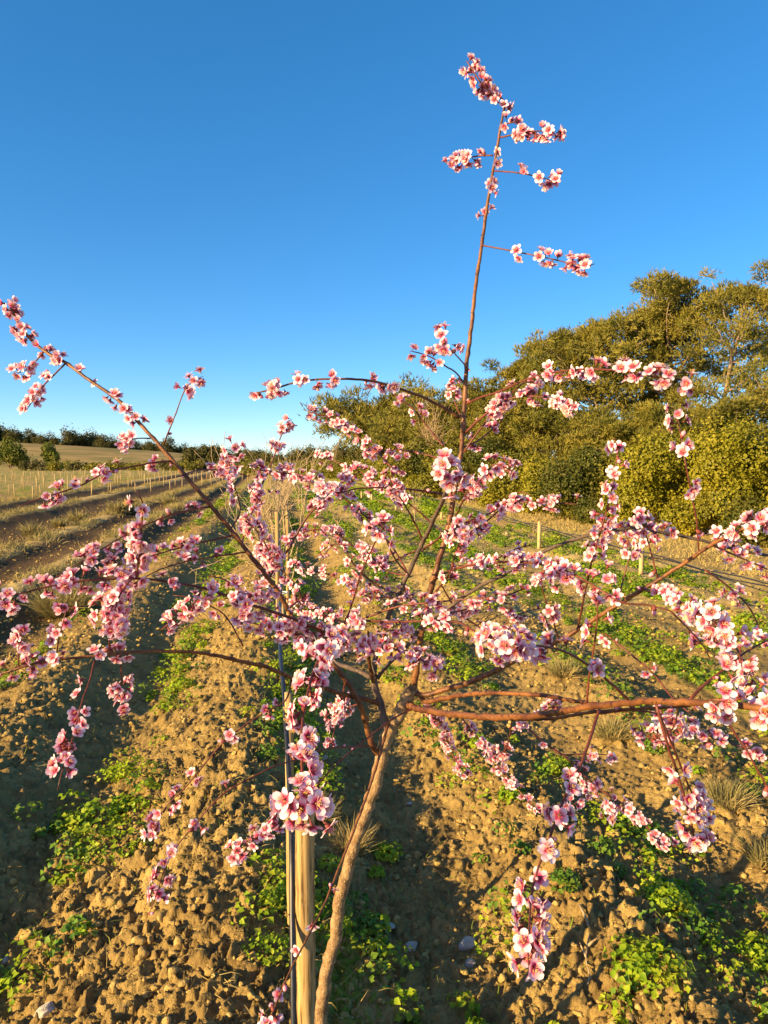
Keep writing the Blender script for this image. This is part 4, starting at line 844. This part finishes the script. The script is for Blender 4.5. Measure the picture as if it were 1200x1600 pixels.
for k,(px,yt) in enumerate(low):
    x,y=hedge_at(px,-.1+r.normal(0,.35)); H=topH(px,yt,y)*(1+r.normal(0,.14)); Wd=max(1.5,.072*y); bush('hedge_shrub',x,y,H,Wd,'low leafy shrub at the foot of the hedge facing the field',300+k,[M_hedge,M_hedge3,M_hedge2,M_hedge][k%4],9000,.030+.0018*y,'low shrubs at the foot of the hedge','shrub',stem=False,lobes=12)
pines=[(1265,400,30,6.5,.05,'pine rising beyond the right edge of the photo'),(1165,428,27,5.5,.16,'leaning tall pine with a bare sunlit trunk near the right edge'),(1068,420,29,5.5,.0,'tallest pine with a pointed top, left of the leaning one'),(1015,470,31,5.0,-.05,'slimmer pine on the left shoulder of the tallest one'),(930,498,30,6.0,.0,'broad pine above the long blossom arc'),(880,520,33,5.0,.0,'pine with a feathery top left of the broad one'),(825,556,36,3.4,.0,'small pine poking up above the blossom spray'),(775,612,34,5.0,.0,'pine just right of the leader stem'),(715,645,37,5.2,.0,'rounded pine directly behind the leader stem'),(655,662,42,4.8,.0,'bushy pine left of the leader stem'),(588,646,50,5.8,.05,'isolated umbrella shaped pine at the field end of the wood')]
for k,(px,yt,d,Wd,ln,lb) in enumerate(pines):
    c=P(px,yt,d); x,y=c[0],c[1]; H=c[2]+.2; x0=x-ln*H*.9
    pine('pine_tree',x0,y,H,Wd*d/30*1.05,lb,400+k,ln,.34 if k not in(1,10) else .42,.0062*d,{1:84,0:100}.get(k,112) if k<9 else 100,tufts=72 if k not in(1,) else 50)
# second rank fills the wood
for k,(px,yt,d) in enumerate([(1240,590,23),(1120,640,24),(1050,640,24),(985,675,25),(925,672,26),(860,650,28),(815,650,30),(760,655,31),(690,690,36),(630,698,42)]):
    c=P(px,yt,d); pine('pine_tree',c[0],c[1],c[2]+.2,4.6,'dense younger pine in the front rank of the wood, under the tall crowns',500+k,r.normal(0,.05),.22,.0065*d,90,'younger pines in the front of the wood',62)
# pale bare tree left of leader
x,y=GP(672,772); k=1.02; bare_tree('bare_tree',x*k,y*k,4.2,.32,'pale leafless tree rising against the dark pines left of the leader stem',None,77,.05,M_bare,16,1.0)
x,y=GP(520,742); bare_tree('bare_tree',x,y,3.0,.6,'rusty leafless bush in front of the far wood',None,78,.03,M_bare,10,.8)

# far trees: shared crowns
def far_proto(seed,leaf=.32,n_=2600,m=None,H=6.,W_=6.5,lobes=14):
    root=bush('far_tree',0,0,H,W_,'x',seed,m or M_far,n_,leaf,'g','tree',0.0,False,lobes); V_,F_=tube(np.array([[0,0,0],[.1,0,H*.3],[0,.1,H*.6]]),[.2,.16,.1],7,.1); mesh_obj('trunk',V_,F_,M_pbark,parent=root); return root
protos=[far_proto(600+k) for k in range(3)]; used=[False]*3; r=np.random.default_rng(9)
def far_tree(x,y,z,H,label,group,sx=1.0):
    k=int(r.integers(0,3)); o=protos[k] if not used[k] else copy_tree(protos[k]); used[k]=True
    o.location=(x,y,z-.2); s=H/6.0; o.scale=(s*sx,s*sx,s); o.rotation_euler=(0,0,r.random()*6.28); tag(o,label,'tree',group)
tops=[(-30,655),(-5,660),(20,668),(45,672),(62,680),(80,676),(110,668),(140,672),(160,680),(175,681),(205,685),(232,690),(262,684),(288,698),(318,699),(345,708),(372,706),(398,708)]
for px,yt in tops:
    d=205+r.normal(0,4); c=P(px,yt,d); z=float(hillz(c[0],c[1])); H=max(3.4,c[2]-z+.4); far_tree(c[0],c[1],z-.9,H+.9,'round dark evergreen in the line along the hilltop','evergreens along the hilltop',1.1)
    c=P(px+13,yt+8,d+6); z=float(hillz(c[0],c[1])); far_tree(c[0],c[1],z-1.2,max(3,c[2]-z)+1.2,'dark evergreen set back in the second rank behind the hilltop line','second rank behind the hilltop line',1.2)
def near_round(px,yt,yb,Wpx,lb,m=M_far_light,seed=0):
    d=CAM_H*F_PX/(yb-HORIZON) if yb>HORIZON+8 else 150; c=P(px,yt,d); H=max(2,c[2]+.1); Wd=Wpx*d/F_PX
    bush('field_tree',c[0],c[1],H,Wd*1.1,lb,700+seed,m,4500,.0022*d+.04,'trees below the hill','tree',None,True,14)
near_round(14,686,733,46,'bushy green tree at the left edge below the hill',seed=1)
near_round(75,694,733,30,'ball shaped green tree below the hill, right of the left edge tree',seed=2)
near_round(32,706,733,24,'small round green bush between the two green trees below the hill',seed=3)
near_round(308,702,734,50,'dark spreading tree at the right foot of the hill',M_far,4)
near_round(328,698,734,34,'pointed dark tree at the right foot of the hill',M_far,5)
# reddish scrub under the hill
for k in range(16):
    px=60+k*22+r.normal(0,5); c=P(px,722+r.normal(0,2),96+r.normal(0,3)); bush('scrub_bush',c[0],c[1],c[2]+.3,3.6,'low brown scrub bush along the foot of the hill','' and 0 or 800+k,M_hedge2 if k%3 else M_far,1100,.2,'scrub along the foot of the hill','bush',None,False,9)
# far wood in the middle
for k in range(30):
    px=385+k*8.0+r.normal(0,3); yt=707-max(0,(px-420)*.10)+r.normal(0,2.5); d=118-(px-385)*.25+r.normal(0,5); c=P(px,yt,d); far_tree(c[0],c[1],0,c[2]+.3,'dark tree in the far wood beyond the middle rows','far wood beyond the rows',.95)
for k in range(16):
    px=380+k*16+r.normal(0,4); c=P(px,726-(px-380)*.03,70-(px-380)*.09); bush('scrub_bush',c[0],c[1],c[2]+.2,3.4,'tangled olive brown bush at the edge of the far wood',850+k,M_hedge2,1600,.13,'bushes edging the far wood','bush',None,False,10)
